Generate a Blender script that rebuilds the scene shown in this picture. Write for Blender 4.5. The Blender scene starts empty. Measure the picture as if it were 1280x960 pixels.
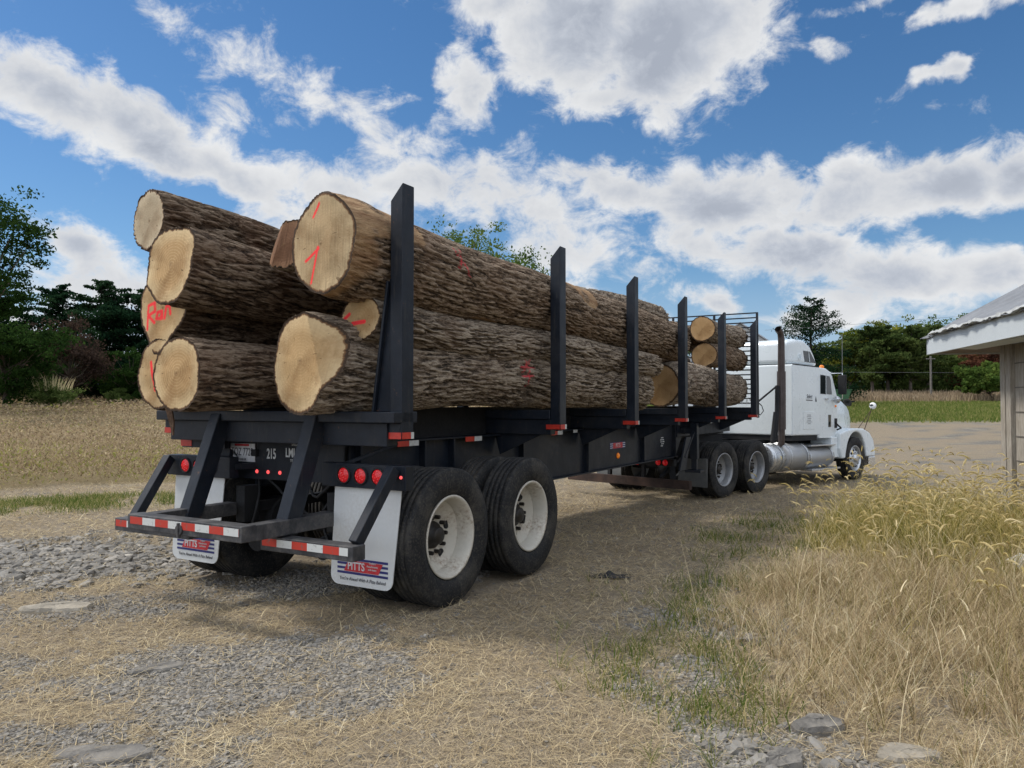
import bpy, bmesh, math, random
import numpy as np
from mathutils import Vector, Matrix, Euler
random.seed(7); RS=np.random.RandomState(11)
R=math.radians; PI=math.pi
sc=bpy.context.scene; COL=sc.collection

# ------------------------------------------------------------------ helpers
def tag(o,label=None,cat=None,group=None,kind=None):
    if label: o['label']=label
    if cat: o['category']=cat
    if group: o['group']=group
    if kind: o['kind']=kind
    return o
def thing(name,label,cat,loc=(0,0,0),rot=(0,0,0),group=None):
    o=bpy.data.objects.new(name,None); COL.objects.link(o)
    o.empty_display_size=.2; o.location=loc; o.rotation_euler=rot
    return tag(o,label,cat,group)
def link(name,me,parent=None,mat=None):
    o=bpy.data.objects.new(name,me); COL.objects.link(o)
    if mat is not None and len(me.materials)==0: me.materials.append(mat)
    if parent is not None: o.parent=parent
    return o
def npmesh(name,V,Fq,mat,parent=None,attrs=None,smooth=False):
    """V (n,3), Fq (m,k) with constant k"""
    me=bpy.data.meshes.new(name); V=np.asarray(V,np.float32); Fq=np.asarray(Fq,np.int32)
    m,k=Fq.shape
    me.vertices.add(len(V)); me.vertices.foreach_set('co',V.ravel())
    me.loops.add(m*k); me.loops.foreach_set('vertex_index',Fq.ravel())
    me.polygons.add(m); me.polygons.foreach_set('loop_start',np.arange(0,m*k,k,dtype=np.int32))
    if smooth: me.polygons.foreach_set('use_smooth',np.ones(m,bool))
    else: me.polygons.foreach_set('use_smooth',np.zeros(m,bool))
    if attrs:
        for a,v in attrs.items():
            at=me.attributes.new(a,'FLOAT','POINT'); at.data.foreach_set('value',np.asarray(v,np.float32))
    me.update(calc_edges=True)
    return link(name,me,parent,mat)
class MB:
    def __init__(s): s.V=[]; s.F=[]; s.S=[]
    def add(s,V,F,smooth=False):
        n=len(s.V); s.V+= [tuple(v) for v in V]; s.F+=[tuple(i+n for i in f) for f in F]; s.S+=[smooth]*len(F)
    def box(s,x0,x1,y0,y1,z0,z1,M=None):
        V=[(x,y,z) for x in(x0,x1) for y in(y0,y1) for z in(z0,z1)]
        if M is not None: V=[M@Vector(v) for v in V]
        s.add(V,[(0,1,3,2),(4,6,7,5),(0,4,5,1),(2,3,7,6),(0,2,6,4),(1,5,7,3)])
    def hexa(s,P): s.add(P,[(0,3,2,1),(4,5,6,7),(0,1,5,4),(1,2,6,5),(2,3,7,6),(3,0,4,7)])
    def prism(s,pts,a0,a1,ax='x'):
        n=len(pts)
        def mk(p,a): return {'x':(a,p[0],p[1]),'y':(p[0],a,p[1]),'z':(p[0],p[1],a)}[ax]
        V=[mk(p,a0) for p in pts]+[mk(p,a1) for p in pts]
        s.add(V,[tuple(range(n)),tuple(range(2*n-1,n-1,-1))]+[(i,i+n,(i+1)%n+n,(i+1)%n) for i in range(n)])
    def bar(s,p,q,w,h,up=(0,0,1)):
        p=Vector(p);q=Vector(q);d=(q-p).normalized();a=d.cross(Vector(up))
        if a.length<1e-4: a=d.cross(Vector((1,0,0)))
        a.normalize(); b=a.cross(d).normalized(); a*=w/2;b*=h/2
        s.hexa([p-a-b,p+a-b,p+a+b,p-a+b,q-a-b,q+a-b,q+a+b,q-a+b])
    def tube(s,pts,r,n=10,cap=True,smooth=True):
        pts=[Vector(p) for p in pts]; rs=r if isinstance(r,(list,tuple)) else [r]*len(pts)
        V=[];pn=None
        for i,p in enumerate(pts):
            d=(pts[min(i+1,len(pts)-1)]-pts[max(i-1,0)]).normalized()
            if pn is None:
                a=d.cross(Vector((0,0,1))); a=a if a.length>1e-3 else d.cross(Vector((1,0,0))); a.normalize()
            else: a=(pn-d*pn.dot(d)).normalized()
            pn=a;b=d.cross(a)
            V+=[p+rs[i]*(a*math.cos(2*PI*k/n)+b*math.sin(2*PI*k/n)) for k in range(n)]
        F=[(i*n+k,i*n+(k+1)%n,(i+1)*n+(k+1)%n,(i+1)*n+k) for i in range(len(pts)-1) for k in range(n)]
        s.add(V,F,smooth)
        if cap:
            s.add(V[:n],[tuple(range(n-1,-1,-1))]); s.add(V[-n:],[tuple(range(n))])
    def lathe(s,prof,c,ax='x',n=48,smooth=True,closed=False):
        """prof: (axial, radius)"""
        V=[]
        for a,r in prof:
            for k in range(n):
                t=2*PI*k/n; u,w=r*math.cos(t),r*math.sin(t)
                V.append((c[0]+a,c[1]+u,c[2]+w) if ax=='x' else (c[0]+u,c[1]+a,c[2]+w) if ax=='y' else (c[0]+u,c[1]+w,c[2]+a))
        m=len(prof); F=[(i*n+k,i*n+(k+1)%n,((i+1)%m)*n+(k+1)%n,((i+1)%m)*n+k) for i in range(m if closed else m-1) for k in range(n)]
        s.add(V,F,smooth)
    def disc(s,c,r,ax='x',n=24,d=.01,smooth=False):
        s.lathe([(-d,0.0001),(-d,r),(d,r),(d,0.0001)],c,ax,n,False)
    def sphere(s,c,r,n=12,m=8,sx=1,sy=1,sz=1):
        V=[];F=[]
        for i in range(m+1):
            a=PI*i/m
            for k in range(n):
                b=2*PI*k/n; V.append((c[0]+sx*r*math.sin(a)*math.cos(b),c[1]+sy*r*math.sin(a)*math.sin(b),c[2]+sz*r*math.cos(a)))
        F=[(i*n+k,(i+1)*n+k,(i+1)*n+(k+1)%n,i*n+(k+1)%n) for i in range(m) for k in range(n)]
        s.add(V,F,True)
    def build(s,name,mat,parent=None,bevel=0,seg=2,weld=False):
        me=bpy.data.meshes.new(name); me.from_pydata(s.V,[],s.F); me.update()
        me.polygons.foreach_set('use_smooth',s.S)
        bm=bmesh.new(); bm.from_mesh(me)
        if weld: bmesh.ops.remove_doubles(bm,verts=bm.verts,dist=1e-5)
        bmesh.ops.recalc_face_normals(bm,faces=bm.faces); bm.to_mesh(me); bm.free()
        o=link(name,me,parent,mat)
        if bevel:
            b=o.modifiers.new('b','BEVEL'); b.width=bevel; b.segments=seg; b.limit_method='ANGLE'; b.angle_limit=R(35)
            b.harden_normals=False
        return o
def text(name,body,size,loc,rot,mat,parent,ex=.0015,align='CENTER',sx=1,shear=0,bold=0):
    cu=bpy.data.curves.new(name,'FONT'); cu.body=body; cu.size=size; cu.extrude=ex; cu.align_x=align; cu.align_y='CENTER'; cu.shear=shear; cu.offset=bold
    t=bpy.data.objects.new(name+'_c',cu); COL.objects.link(t)
    dg=bpy.context.evaluated_depsgraph_get(); me=bpy.data.meshes.new_from_object(t.evaluated_get(dg)); me.name=name
    bpy.data.objects.remove(t); bpy.data.curves.remove(cu)
    if sx!=1: me.transform(Matrix.Diagonal((sx,1,1,1)))
    me.materials.clear(); me.materials.append(mat)
    o=link(name,me,parent); o.location=loc; o.rotation_euler=rot
    return o
REAR=(R(90),0,0); RIGHT=(R(90),0,R(90))
def dup(o,parent=None,loc=None,rot=None,label=None):
    c=o.copy(); COL.objects.link(c)
    if parent is not None: c.parent=parent
    if loc is not None: c.location=loc
    if rot is not None: c.rotation_euler=rot
    if label: c['label']=label
    for ch in list(o.children): dup(ch,c)
    return c

# ------------------------------------------------------------------ noise in numpy
def _lat(seed,n): return np.random.RandomState(seed).rand(n,n)
def vnoise(u,v,seed=0,pu=0):
    """smooth value noise; pu = integer period in u"""
    N=256 if pu<=256 else 512; L=_lat(seed,N)
    iu=np.floor(u).astype(int); iv=np.floor(v).astype(int); fu=u-iu; fv=v-iv
    fu=fu*fu*(3-2*fu); fv=fv*fv*(3-2*fv)
    if pu: a=iu%pu; b=(iu+1)%pu
    else: a=iu%N; b=(iu+1)%N
    c=iv%N; d=(iv+1)%N
    return (L[a,c]*(1-fu)+L[b,c]*fu)*(1-fv)+(L[a,d]*(1-fu)+L[b,d]*fu)*fv
def fbm(u,v,seed=0,o=4):
    s=0;a=1;t=0
    for i in range(o): s=s+a*vnoise(u*2**i+13.7*i,v*2**i+5.1*i,seed+i); t+=a; a*=.5
    return s/t
def ss(a,b,x): t=np.clip((x-a)/(b-a),0,1); return t*t*(3-2*t)

# ------------------------------------------------------------------ ground shape
UX,UY=math.sin(R(30.2)),math.cos(R(30.2))
C0=(-1.55,6.34)
def tz(x,y):
    x=np.asarray(x,float); y=np.asarray(y,float)
    s=(x-C0[0])*UX+(y-C0[1])*UY
    z=-.165*ss(2.5,8.5,s)-.11*ss(9,15,s)
    q=np.clip(y-26,0,None); rise=.045*(np.sqrt(q*q+64)-8)
    rise=np.where(y>130,.045*(np.sqrt(104**2+64)-8)+.022*(y-130),rise)
    z=z+rise
    z=z+.10*ss(2.5,5.5,x)*(1-ss(10,14,y))            # soft bank on the right under the weeds
    return z
def tzn(x,y):
    d=np.hypot(x,y)
    return tz(x,y)+(fbm(x*.9+50,y*.9+50,3,4)-.5)*.07*(1-ss(18,40,d))+(fbm(x*5+50,y*5+50,8,2)-.5)*.02*(1-ss(10,20,d))
def ell(x,y,cx,cy,rx,ry,rot=0):
    c,s=math.cos(R(rot)),math.sin(R(rot)); dx=x-cx; dy=y-cy
    return np.sqrt(((dx*c+dy*s)/rx)**2+((-dx*s+dy*c)/ry)**2)
def m_gravel(x,y):
    n=fbm(x*1.1+20,y*1.1+20,21,4); f=fbm(x*6+20,y*6+20,25,3)
    g=np.zeros_like(x)
    for e in [(-5.0,7.2,2.6,1.35,12,1.3),(-2.6,4.35,2.3,.5,6,1.1),(-1.1,4.1,.95,.7,25,1.1),(-2.4,3.3,1.1,.35,15,.9),(-2.6,5.75,1.4,.3,14,.8),(-1.9,6.3,2.2,.6,20,1.05),(-1.5,3.1,.9,.5,35,1.05),(-1.0,4.9,1.6,.35,10,.65),
              (1.6,5.2,.45,.55,30,1.),(1.15,3.25,.55,.35,0,1.1),(.9,4.3,.5,.4,0,.55),(.1,2.9,.7,.3,10,.5)]:
        g=np.maximum(g,e[5]*(1-ss(.2,1.55,ell(x,y,*e[:5]))))
    s=(x-C0[0])*UX+(y-C0[1])*UY; t=(x-C0[0])*UY-(y-C0[1])*UX
    road=ss(13.5,19,y+.25*x*0)*(1-ss(38,52,y-.55*x+8))*ss(-7,-2,x)
    g=np.maximum(g,road*.62)
    g=g*.85+(n-.5)*1.7+(f-.5)*1.1
    g=g+.10*ss(-3,-1,-np.abs(t-2.6))*0
    return np.clip((g-.45)*1.9,0,.92)
def m_green(x,y):
    g=np.zeros_like(x)
    g=np.maximum(g,.8*(1-ss(.4,1.5,ell(x,y,-7.4,11.1,3.6,.9,28))))
    g=np.maximum(g,.20*(1-ss(.6,1.3,ell(x,y,1.6,5.9,.5,1.3,-25))))
    g=np.maximum(g,.20*(1-ss(.6,1.3,ell(x,y,3.2,9.3,.8,2.2,-28))))
    g=np.maximum(g,.22*(1-ss(.6,1.3,ell(x,y,.95,4.2,.5,.7,0))))
    n=fbm(x*2.2+80,y*2.2+80,31,4)
    g=g*ss(.35,.62,n)*1.2
    far=ss(45,49,y-.06*x)*(1-ss(74,78,y-.05*x))*ss(-5,5,x)
    return np.clip(np.maximum(g,far),0,1)
# ------------------------------------------------------------------ materials
def newmat(name):
    m=bpy.data.materials.new(name); m.use_nodes=True; nt=m.node_tree; nt.nodes.clear()
    return m,nt,nt.nodes,nt.links
def N(nt,t,**k):
    n=nt.nodes.new(t)
    for a,b in k.items():
        if a.startswith('i_'):
            key=a[2:]; key=int(key) if key.isdigit() else key.replace('_',' ')
            n.inputs[key].default_value=b
        else: setattr(n,a,b)
    return n
def ramp(nt,stops,interp='LINEAR'):
    n=nt.nodes.new('ShaderNodeValToRGB'); cr=n.color_ramp; cr.interpolation=interp
    while len(cr.elements)<len(stops): cr.elements.new(.5)
    for e,(p,c) in zip(cr.elements,stops): e.position=p; e.color=(c[0],c[1],c[2],1)
    return n
def out(nt,bsdf):
    o=N(nt,'ShaderNodeOutputMaterial'); nt.links.new(bsdf.outputs[0],o.inputs[0]); return o
def mixc(nt,a,b,f,mode='MIX'):
    n=nt.nodes.new('ShaderNodeMix'); n.data_type='RGBA'; n.blend_type=mode
    for i,v in((0,f),(6,a),(7,b)):
        if isinstance(v,(int,float)): n.inputs[i].default_value=v
        elif isinstance(v,tuple): n.inputs[i].default_value=(*v[:3],1)
        else: nt.links.new(v,n.inputs[i])
    return n.outputs[2]
def noise(nt,vec,scale,detail=4,rough=.55,dist=0):
    n=N(nt,'ShaderNodeTexNoise',i_Scale=scale,i_Detail=detail,i_Roughness=rough,i_Distortion=dist)
    if vec is not None: nt.links.new(vec,n.inputs[0])
    return n.outputs[0]
def objco(nt,scale=None):
    t=N(nt,'ShaderNodeTexCoord').outputs['Object']
    if scale:
        m=N(nt,'ShaderNodeMapping'); m.inputs['Scale'].default_value=scale; nt.links.new(t,m.inputs[0]); return m.outputs[0]
    return t
def geo(nt): return N(nt,'ShaderNodeNewGeometry').outputs['Position']
def mrange(nt,v,a,b,c=0,d=1):
    n=N(nt,'ShaderNodeMapRange'); n.inputs[1].default_value=a;n.inputs[2].default_value=b;n.inputs[3].default_value=c;n.inputs[4].default_value=d
    nt.links.new(v,n.inputs[0]); return n.outputs[0]
def simple(name,col,rough=.5,metal=0,dust=0,dustcol=(.25,.2,.14),scale=3,var=.12,bump=0,spec=.5,fine=40,coat=0):
    """painted / plain surface with wear: large blotches, fine speckle, dust"""
    m,nt,ns,L=newmat(name); b=N(nt,'ShaderNodeBsdfPrincipled'); co=objco(nt)
    n1=noise(nt,co,scale,6,.65); n2=noise(nt,co,fine,3,.6)
    d=tuple(c*(1-var*2) for c in col); l=tuple(min(1,c*(1+var)) for c in col)
    c=mixc(nt,d,l,mrange(nt,n1,.3,.7))
    if dust:
        f=N(nt,'ShaderNodeMath',operation='MULTIPLY'); L.new(mrange(nt,n1,.42,.7),f.inputs[0]); L.new(mrange(nt,n2,.3,.75),f.inputs[1])
        g=N(nt,'ShaderNodeMath',operation='MULTIPLY'); L.new(f.outputs[0],g.inputs[0]); g.inputs[1].default_value=dust
        c=mixc(nt,c,dustcol,g.outputs[0])
    L.new(c,b.inputs['Base Color'])
    L.new(mrange(nt,n2,.3,.7,max(0,rough-.08),min(1,rough+.1)),b.inputs['Roughness'])
    b.inputs['Metallic'].default_value=metal; b.inputs['Specular IOR Level'].default_value=spec
    if coat: b.inputs['Coat Weight'].default_value=coat
    if bump:
        bp=N(nt,'ShaderNodeBump',i_Strength=bump,i_Distance=.01); L.new(n2,bp.inputs['Height']); L.new(bp.outputs[0],b.inputs['Normal'])
    out(nt,b); return m
def flat(name,col,rough=.5,metal=0,emit=0):
    m,nt,ns,L=newmat(name); b=N(nt,'ShaderNodeBsdfPrincipled'); b.inputs['Base Color'].default_value=(*col,1); b.inputs['Roughness'].default_value=rough; b.inputs['Metallic'].default_value=metal
    n=noise(nt,objco(nt),25,3); L.new(mixc(nt,tuple(c*.8 for c in col),col,mrange(nt,n,.35,.6)),b.inputs['Base Color'])
    if emit: b.inputs['Emission Color'].default_value=(*col,1); b.inputs['Emission Strength'].default_value=emit
    out(nt,b); return m
def blade_mat(name,stops,trans=.35):
    m,nt,ns,L=newmat(name); a=N(nt,'ShaderNodeAttribute',attribute_name='tint'); r=ramp(nt,stops); L.new(a.outputs['Fac'],r.inputs[0])
    d=N(nt,'ShaderNodeBsdfDiffuse'); t=N(nt,'ShaderNodeBsdfTranslucent'); mx=N(nt,'ShaderNodeMixShader'); mx.inputs[0].default_value=trans
    L.new(r.outputs[0],d.inputs[0]); L.new(r.outputs[0],t.inputs[0]); L.new(d.outputs[0],mx.inputs[1]); L.new(t.outputs[0],mx.inputs[2])
    out(nt,mx); return m

M={}
M['black']=simple('black_trailer_paint',(.010,.015,.024),.40,0,.22,(.08,.075,.065),2.2,.2,.12)
M['blackworn']=simple('worn_black_bumper',(.035,.037,.042),.6,0,.95,(.16,.145,.13),6,.3,.3)
M['dark']=simple('grimy_dark_steel',(.008,.009,.011),.8,0,.25,(.04,.035,.03),5,.2,.2)
M['white']=simple('white_truck_paint',(.74,.80,.82),.3,0,.10,(.45,.42,.36),1.2,.03,0,.5,5,.3)
M['flap']=simple('white_mud_flap_plastic',(.66,.68,.68),.55,0,.55,(.33,.29,.22),2.2,.08)
M['rim']=simple('cream_painted_rim',(.60,.57,.49),.5,0,.95,(.20,.13,.08),5,.1,.1)
M['rimg']=simple('grey_painted_rim',(.33,.34,.35),.4,.4,.5,(.10,.08,.06),7,.1,.1)
M['alu']=simple('polished_aluminium',(.62,.64,.66),.3,.85,.3,(.3,.27,.22),4,.08)
M['tank']=simple('dull_aluminium_tank',(.42,.43,.44),.42,.6,.6,(.30,.26,.20),2.5,.08,.05)
M['hub']=simple('greasy_hub',(.02,.018,.016),.5,.2,.4,(.08,.06,.04),15,.2,.2)
M['stack']=simple('sooty_exhaust_steel',(.11,.09,.085),.45,.7,.5,(.05,.04,.035),4,.2,.1)
M['rust']=simple('rusty_brown_steel',(.045,.024,.017),.8,0,.8,(.10,.055,.035),4,.3,.3)
M['greyflap']=simple('grey_rubber_fender',(.11,.115,.115),.7,0,.5,(.2,.18,.15),3,.15,.1)
M['redtape']=flat('red_reflective_tape',(.50,.035,.02),.4)
M['whitetape']=flat('white_reflective_tape',(.55,.56,.54),.4)
M['redlens']=flat('red_tail_lens',(.62,.015,.02),.2,0,.12)
M['led']=flat('lit_red_marker',(1,.10,.10),.2,0,.7); M['diode']=flat('red_diode_dot',(.85,.09,.09),.2,0,.12)
M['amber']=flat('amber_marker_lens',(.8,.22,.02),.25,0,.15)
M['textw']=flat('white_lettering',(.62,.64,.65),.5)
M['textd']=flat('dark_lettering',(.03,.035,.05),.5)
M['blue']=flat('navy_printed_ink',(.02,.025,.16),.5)
M['red']=flat('red_printed_ink',(.55,.03,.04),.5)
M['plate']=flat('licence_plate_white',(.68,.68,.70),.4)
M['glass']=simple('dark_cab_glass',(.012,.018,.018),.06,0,.05,(.1,.1,.1),2,.1,0,.8)
M['chrome']=simple('chrome_mirror_shell',(.8,.82,.84),.2,.9,.1,(.3,.3,.3),4,.05)
M['whitep']=simple('white_enamel',(.78,.79,.78),.35,0,.1,(.4,.4,.38),5,.05)
M['shedwhite']=simple('weathered_white_board',(.58,.63,.66),.7,0,.45,(.30,.30,.28),3,.07,.15)
M['soffit']=simple('brown_soffit_wood',(.16,.12,.085),.85,0,.3,(.06,.05,.04),5,.25,.2)
M['foam']=simple('curled_roof_edge',(.45,.46,.45),.8,0,.6,(.05,.05,.05),9,.25,.3)
M['tar']=simple('black_roofing_felt',(.015,.015,.016),.9,0,.1,(.05,.05,.05),9,.2,.2)
M['slab']=simple('pale_flat_rock',(.30,.27,.22),.9,0,.5,(.40,.34,.26),5,.15,.8,.2,22)
M['grock']=simple('grey_limestone',(.18,.17,.155),.9,0,.6,(.27,.24,.19),7,.25,.8,.2,30)
M['scrap']=simple('black_rubber_scrap',(.02,.02,.022),.8,0,.3,(.1,.08,.06),8,.2,.5)
M['barkrag']=simple('torn_bark_strip',(.10,.055,.03),.9,0,.6,(.20,.12,.07),14,.3,.8)
M['barnroof']=simple('pale_barn_metal_roof',(.40,.44,.49),.55,0,.2,(.3,.3,.3),.8,.06)
M['barnwall']=simple('pale_barn_siding',(.55,.58,.60),.7,0,.2,(.3,.3,.3),.8,.06)
M['farmgreen']=simple('green_farm_paint',(.02,.09,.03),.5,0,.3,(.1,.09,.06),2,.1)
M['pole']=simple('grey_weathered_pole',(.17,.155,.135),.9,0,.3,(.1,.1,.08),4,.2,.2)
M['wire']=flat('grey_wire',(.16,.16,.17),.6)

def chipped():
    m,nt,ns,L=newmat('chipped_black_paint'); b=N(nt,'ShaderNodeBsdfPrincipled'); co=objco(nt); n1=noise(nt,co,1.7,6,.7); n2=noise(nt,co,38,5,.75); n3=noise(nt,objco(nt,(1,1,.12)),26,4,.7); n4=noise(nt,co,7,5,.7)
    c=mixc(nt,(.006,.009,.015),(.013,.018,.027),mrange(nt,n4,.3,.7)); c=mixc(nt,c,(.07,.063,.054),mrange(nt,n1,.50,.74,0,.25)); c=mixc(nt,c,(.06,.055,.048),mrange(nt,n3,.57,.72,0,.38)); b.inputs['Specular IOR Level'].default_value=.28
    f=N(nt,'ShaderNodeMath',operation='MULTIPLY'); L.new(mrange(nt,n2,.60,.66),f.inputs[0]); L.new(mrange(nt,n4,.50,.62),f.inputs[1]); c=mixc(nt,c,(.10,.05,.03),f.outputs[0]); L.new(c,b.inputs['Base Color'])
    L.new(mrange(nt,n1,.35,.7,.34,.62),b.inputs['Roughness']); bp=N(nt,'ShaderNodeBump',i_Strength=.15,i_Distance=.01); L.new(n4,bp.inputs['Height']); L.new(bp.outputs[0],b.inputs['Normal']); out(nt,b); return m
M['black']=chipped()
def tyre_mat():
    m,nt,ns,L=newmat('tyre_rubber'); b=N(nt,'ShaderNodeBsdfPrincipled'); co=objco(nt)
    n1=noise(nt,co,4,6,.7); n2=noise(nt,co,60,3,.6)
    c=mixc(nt,(.010,.011,.013),(.028,.028,.028),mrange(nt,n1,.35,.7)); c=mixc(nt,c,(.14,.12,.09),mrange(nt,n2,.50,.80,0,.5)); c=mixc(nt,c,(.13,.115,.09),mrange(nt,n1,.50,.75,0,.45))
    L.new(c,b.inputs['Base Color']); b.inputs['Roughness'].default_value=.8; b.inputs['Specular IOR Level'].default_value=.28
    bp=N(nt,'ShaderNodeBump',i_Strength=.35,i_Distance=.004); L.new(n2,bp.inputs['Height']); L.new(bp.outputs[0],b.inputs['Normal']); out(nt,b); return m
M['tyre']=tyre_mat()

def bark_mat(name,dark,mid,light,red):
    m,nt,ns,L=newmat(name); b=N(nt,'ShaderNodeBsdfPrincipled')
    co=objco(nt,(.24,1,1)); fine=noise(nt,co,62,4,.6,.6); big=noise(nt,objco(nt),1.6,4,.6); mid_n=noise(nt,co,14,4,.6)
    a=N(nt,'ShaderNodeAttribute',attribute_name='bark')
    h=N(nt,'ShaderNodeMath',operation='MULTIPLY_ADD'); fs=mrange(nt,fine,.36,.62,0,.62); L.new(fs,h.inputs[0]); h.inputs[1].default_value=1.0; sc2=N(nt,'ShaderNodeMath',operation='MULTIPLY'); L.new(a.outputs['Fac'],sc2.inputs[0]); sc2.inputs[1].default_value=.55; L.new(sc2.outputs[0],h.inputs[2])
    r=ramp(nt,[(.22,dark),(.62,mid),(1.05 if False else .98,light)]); L.new(h.outputs[0],r.inputs[0])
    c=mixc(nt,r.outputs[0],red,mrange(nt,big,.56,.75,0,.55)); 
    p=N(nt,'ShaderNodeAttribute',attribute_name='paint'); pm=N(nt,'ShaderNodeMath',operation='MULTIPLY',use_clamp=True); L.new(p.outputs['Fac'],pm.inputs[0]); L.new(mrange(nt,mid_n,.3,.55,.35,1),pm.inputs[1])
    c=mixc(nt,c,(.75,.03,.06),pm.outputs[0])
    w=N(nt,'ShaderNodeAttribute',attribute_name='wood'); wc=mixc(nt,(.20,.105,.05),(.42,.28,.15),mrange(nt,mid_n,.3,.7)); c=mixc(nt,c,wc,w.outputs['Fac'])
    L.new(c,b.inputs['Base Color']); b.inputs['Roughness'].default_value=.9; b.inputs['Specular IOR Level'].default_value=.25
    bp=N(nt,'ShaderNodeBump',i_Strength=1.0,i_Distance=.022); L.new(fine,bp.inputs['Height']); L.new(bp.outputs[0],b.inputs['Normal']); out(nt,b); return m
M['bark']=bark_mat('furrowed_oak_bark',(.026,.017,.010),(.165,.112,.072),(.33,.25,.175),(.16,.09,.05))
M['barkd']=bark_mat('dark_furrowed_bark',(.018,.012,.008),(.105,.070,.045),(.24,.18,.125),(.15,.075,.04))
M['barkg']=bark_mat('grey_furrowed_bark',(.034,.025,.017),(.195,.148,.107),(.37,.305,.23),(.18,.12,.08))

def wood_mat(name,core,sap,ringamt=.12,streak=0,sc_=1):
    m,nt,ns,L=newmat(name); b=N(nt,'ShaderNodeBsdfPrincipled'); t=N(nt,'ShaderNodeTexCoord').outputs['Object']
    mp=N(nt,'ShaderNodeMapping'); mp.inputs['Scale'].default_value=(.15,1,1); L.new(t,mp.inputs[0]); co=mp.outputs[0]
    wv=N(nt,'ShaderNodeTexWave',wave_type='RINGS',rings_direction='X',i_Scale=14,i_Distortion=2.2,i_Detail=3,i_Detail_Scale=1.2); L.new(co,wv.inputs[0])
    big=noise(nt,co,5,5,.6); fine=noise(nt,co,70,4,.6)
    mp2=N(nt,'ShaderNodeMapping'); mp2.inputs['Rotation'].default_value=(R(25),0,0); mp2.inputs['Scale'].default_value=(2,70,4); L.new(t,mp2.inputs[0]); st=noise(nt,mp2.outputs[0],1,3,.6)
    rad=N(nt,'ShaderNodeAttribute',attribute_name='rad').outputs['Fac']
    c=mixc(nt,core,sap,mrange(nt,rad,.55,.9)); c=mixc(nt,c,tuple(v*.62 for v in core),mrange(nt,big,.50,.75,0,.7))
    c=mixc(nt,c,tuple(min(1,v*1.25) for v in sap),mrange(nt,wv.outputs[1] if False else wv.outputs[0],.5,1,0,ringamt))
    c=mixc(nt,c,tuple(v*.55 for v in core),mrange(nt,st,.50,.72,0,.22+streak))
    pith=mixc(nt,c,(.20,.12,.06),mrange(nt,rad,.10,.0,0,.6)); c=pith
    rn=N(nt,'ShaderNodeMath',operation='MULTIPLY_ADD'); L.new(noise(nt,co,22,4,.6),rn.inputs[0]); rn.inputs[1].default_value=.10; L.new(rad,rn.inputs[2])
    sp=N(nt,'ShaderNodeSeparateXYZ'); L.new(t,sp.inputs[0]); an=N(nt,'ShaderNodeMath',operation='ARCTAN2'); L.new(sp.outputs[1],an.inputs[0]); L.new(sp.outputs[2],an.inputs[1]); cb=N(nt,'ShaderNodeCombineXYZ'); L.new(an.outputs[0],cb.inputs[0]); L.new(mrange(nt,rad,0,1,0,.5),cb.inputs[1])
    ck=noise(nt,cb.outputs[0],5.5,3,.6); ckm=N(nt,'ShaderNodeMath',operation='MULTIPLY'); L.new(mrange(nt,ck,.655,.675),ckm.inputs[0]); L.new(mrange(nt,big,.42,.55),ckm.inputs[1])
    c=mixc(nt,c,(.10,.06,.03),ckm.outputs[0])
    dirt=noise(nt,co,3.1,6,.75); c=mixc(nt,c,tuple(v*v_ for v,v_ in zip(core,(.62,.52,.42))),mrange(nt,dirt,.47,.68,0,.65))
    rim=mixc(nt,c,(.16,.085,.04),mrange(nt,rn.outputs[0],.965,.985)); rim=mixc(nt,rim,(.05,.032,.02),mrange(nt,rn.outputs[0],.995,1.01)); c=rim
    p=N(nt,'ShaderNodeAttribute',attribute_name='paint'); c=mixc(nt,c,(.85,.045,.05),p.outputs['Fac'])
    L.new(c,b.inputs['Base Color']); b.inputs['Roughness'].default_value=.8; b.inputs['Specular IOR Level'].default_value=.2
    ad=N(nt,'ShaderNodeMath',operation='ADD'); L.new(fine,ad.inputs[0]); L.new(st,ad.inputs[1])
    bp=N(nt,'ShaderNodeBump',i_Strength=.6,i_Distance=.006); L.new(ad.outputs[0],bp.inputs['Height']); L.new(bp.outputs[0],b.inputs['Normal']); out(nt,b); return m
M['wood']=wood_mat('sawn_oak_face',(.45,.295,.14),(.55,.405,.225))
M['woodp']=wood_mat('pale_grey_sawn_face',(.40,.315,.205),(.50,.41,.28),.05)
M['woodr']=wood_mat('reddish_torn_end',(.17,.085,.045),(.24,.13,.07),.1,.5)
M['wooda']=wood_mat('sawn_face_heartwood',(.42,.265,.12),(.59,.44,.245),.22)
M['woodf']=wood_mat('streaked_sawn_face',(.40,.285,.155),(.47,.35,.20),.06,.45)
M['woodo']=wood_mat('orange_front_log_face',(.38,.235,.105),(.44,.28,.135),.2)

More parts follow.
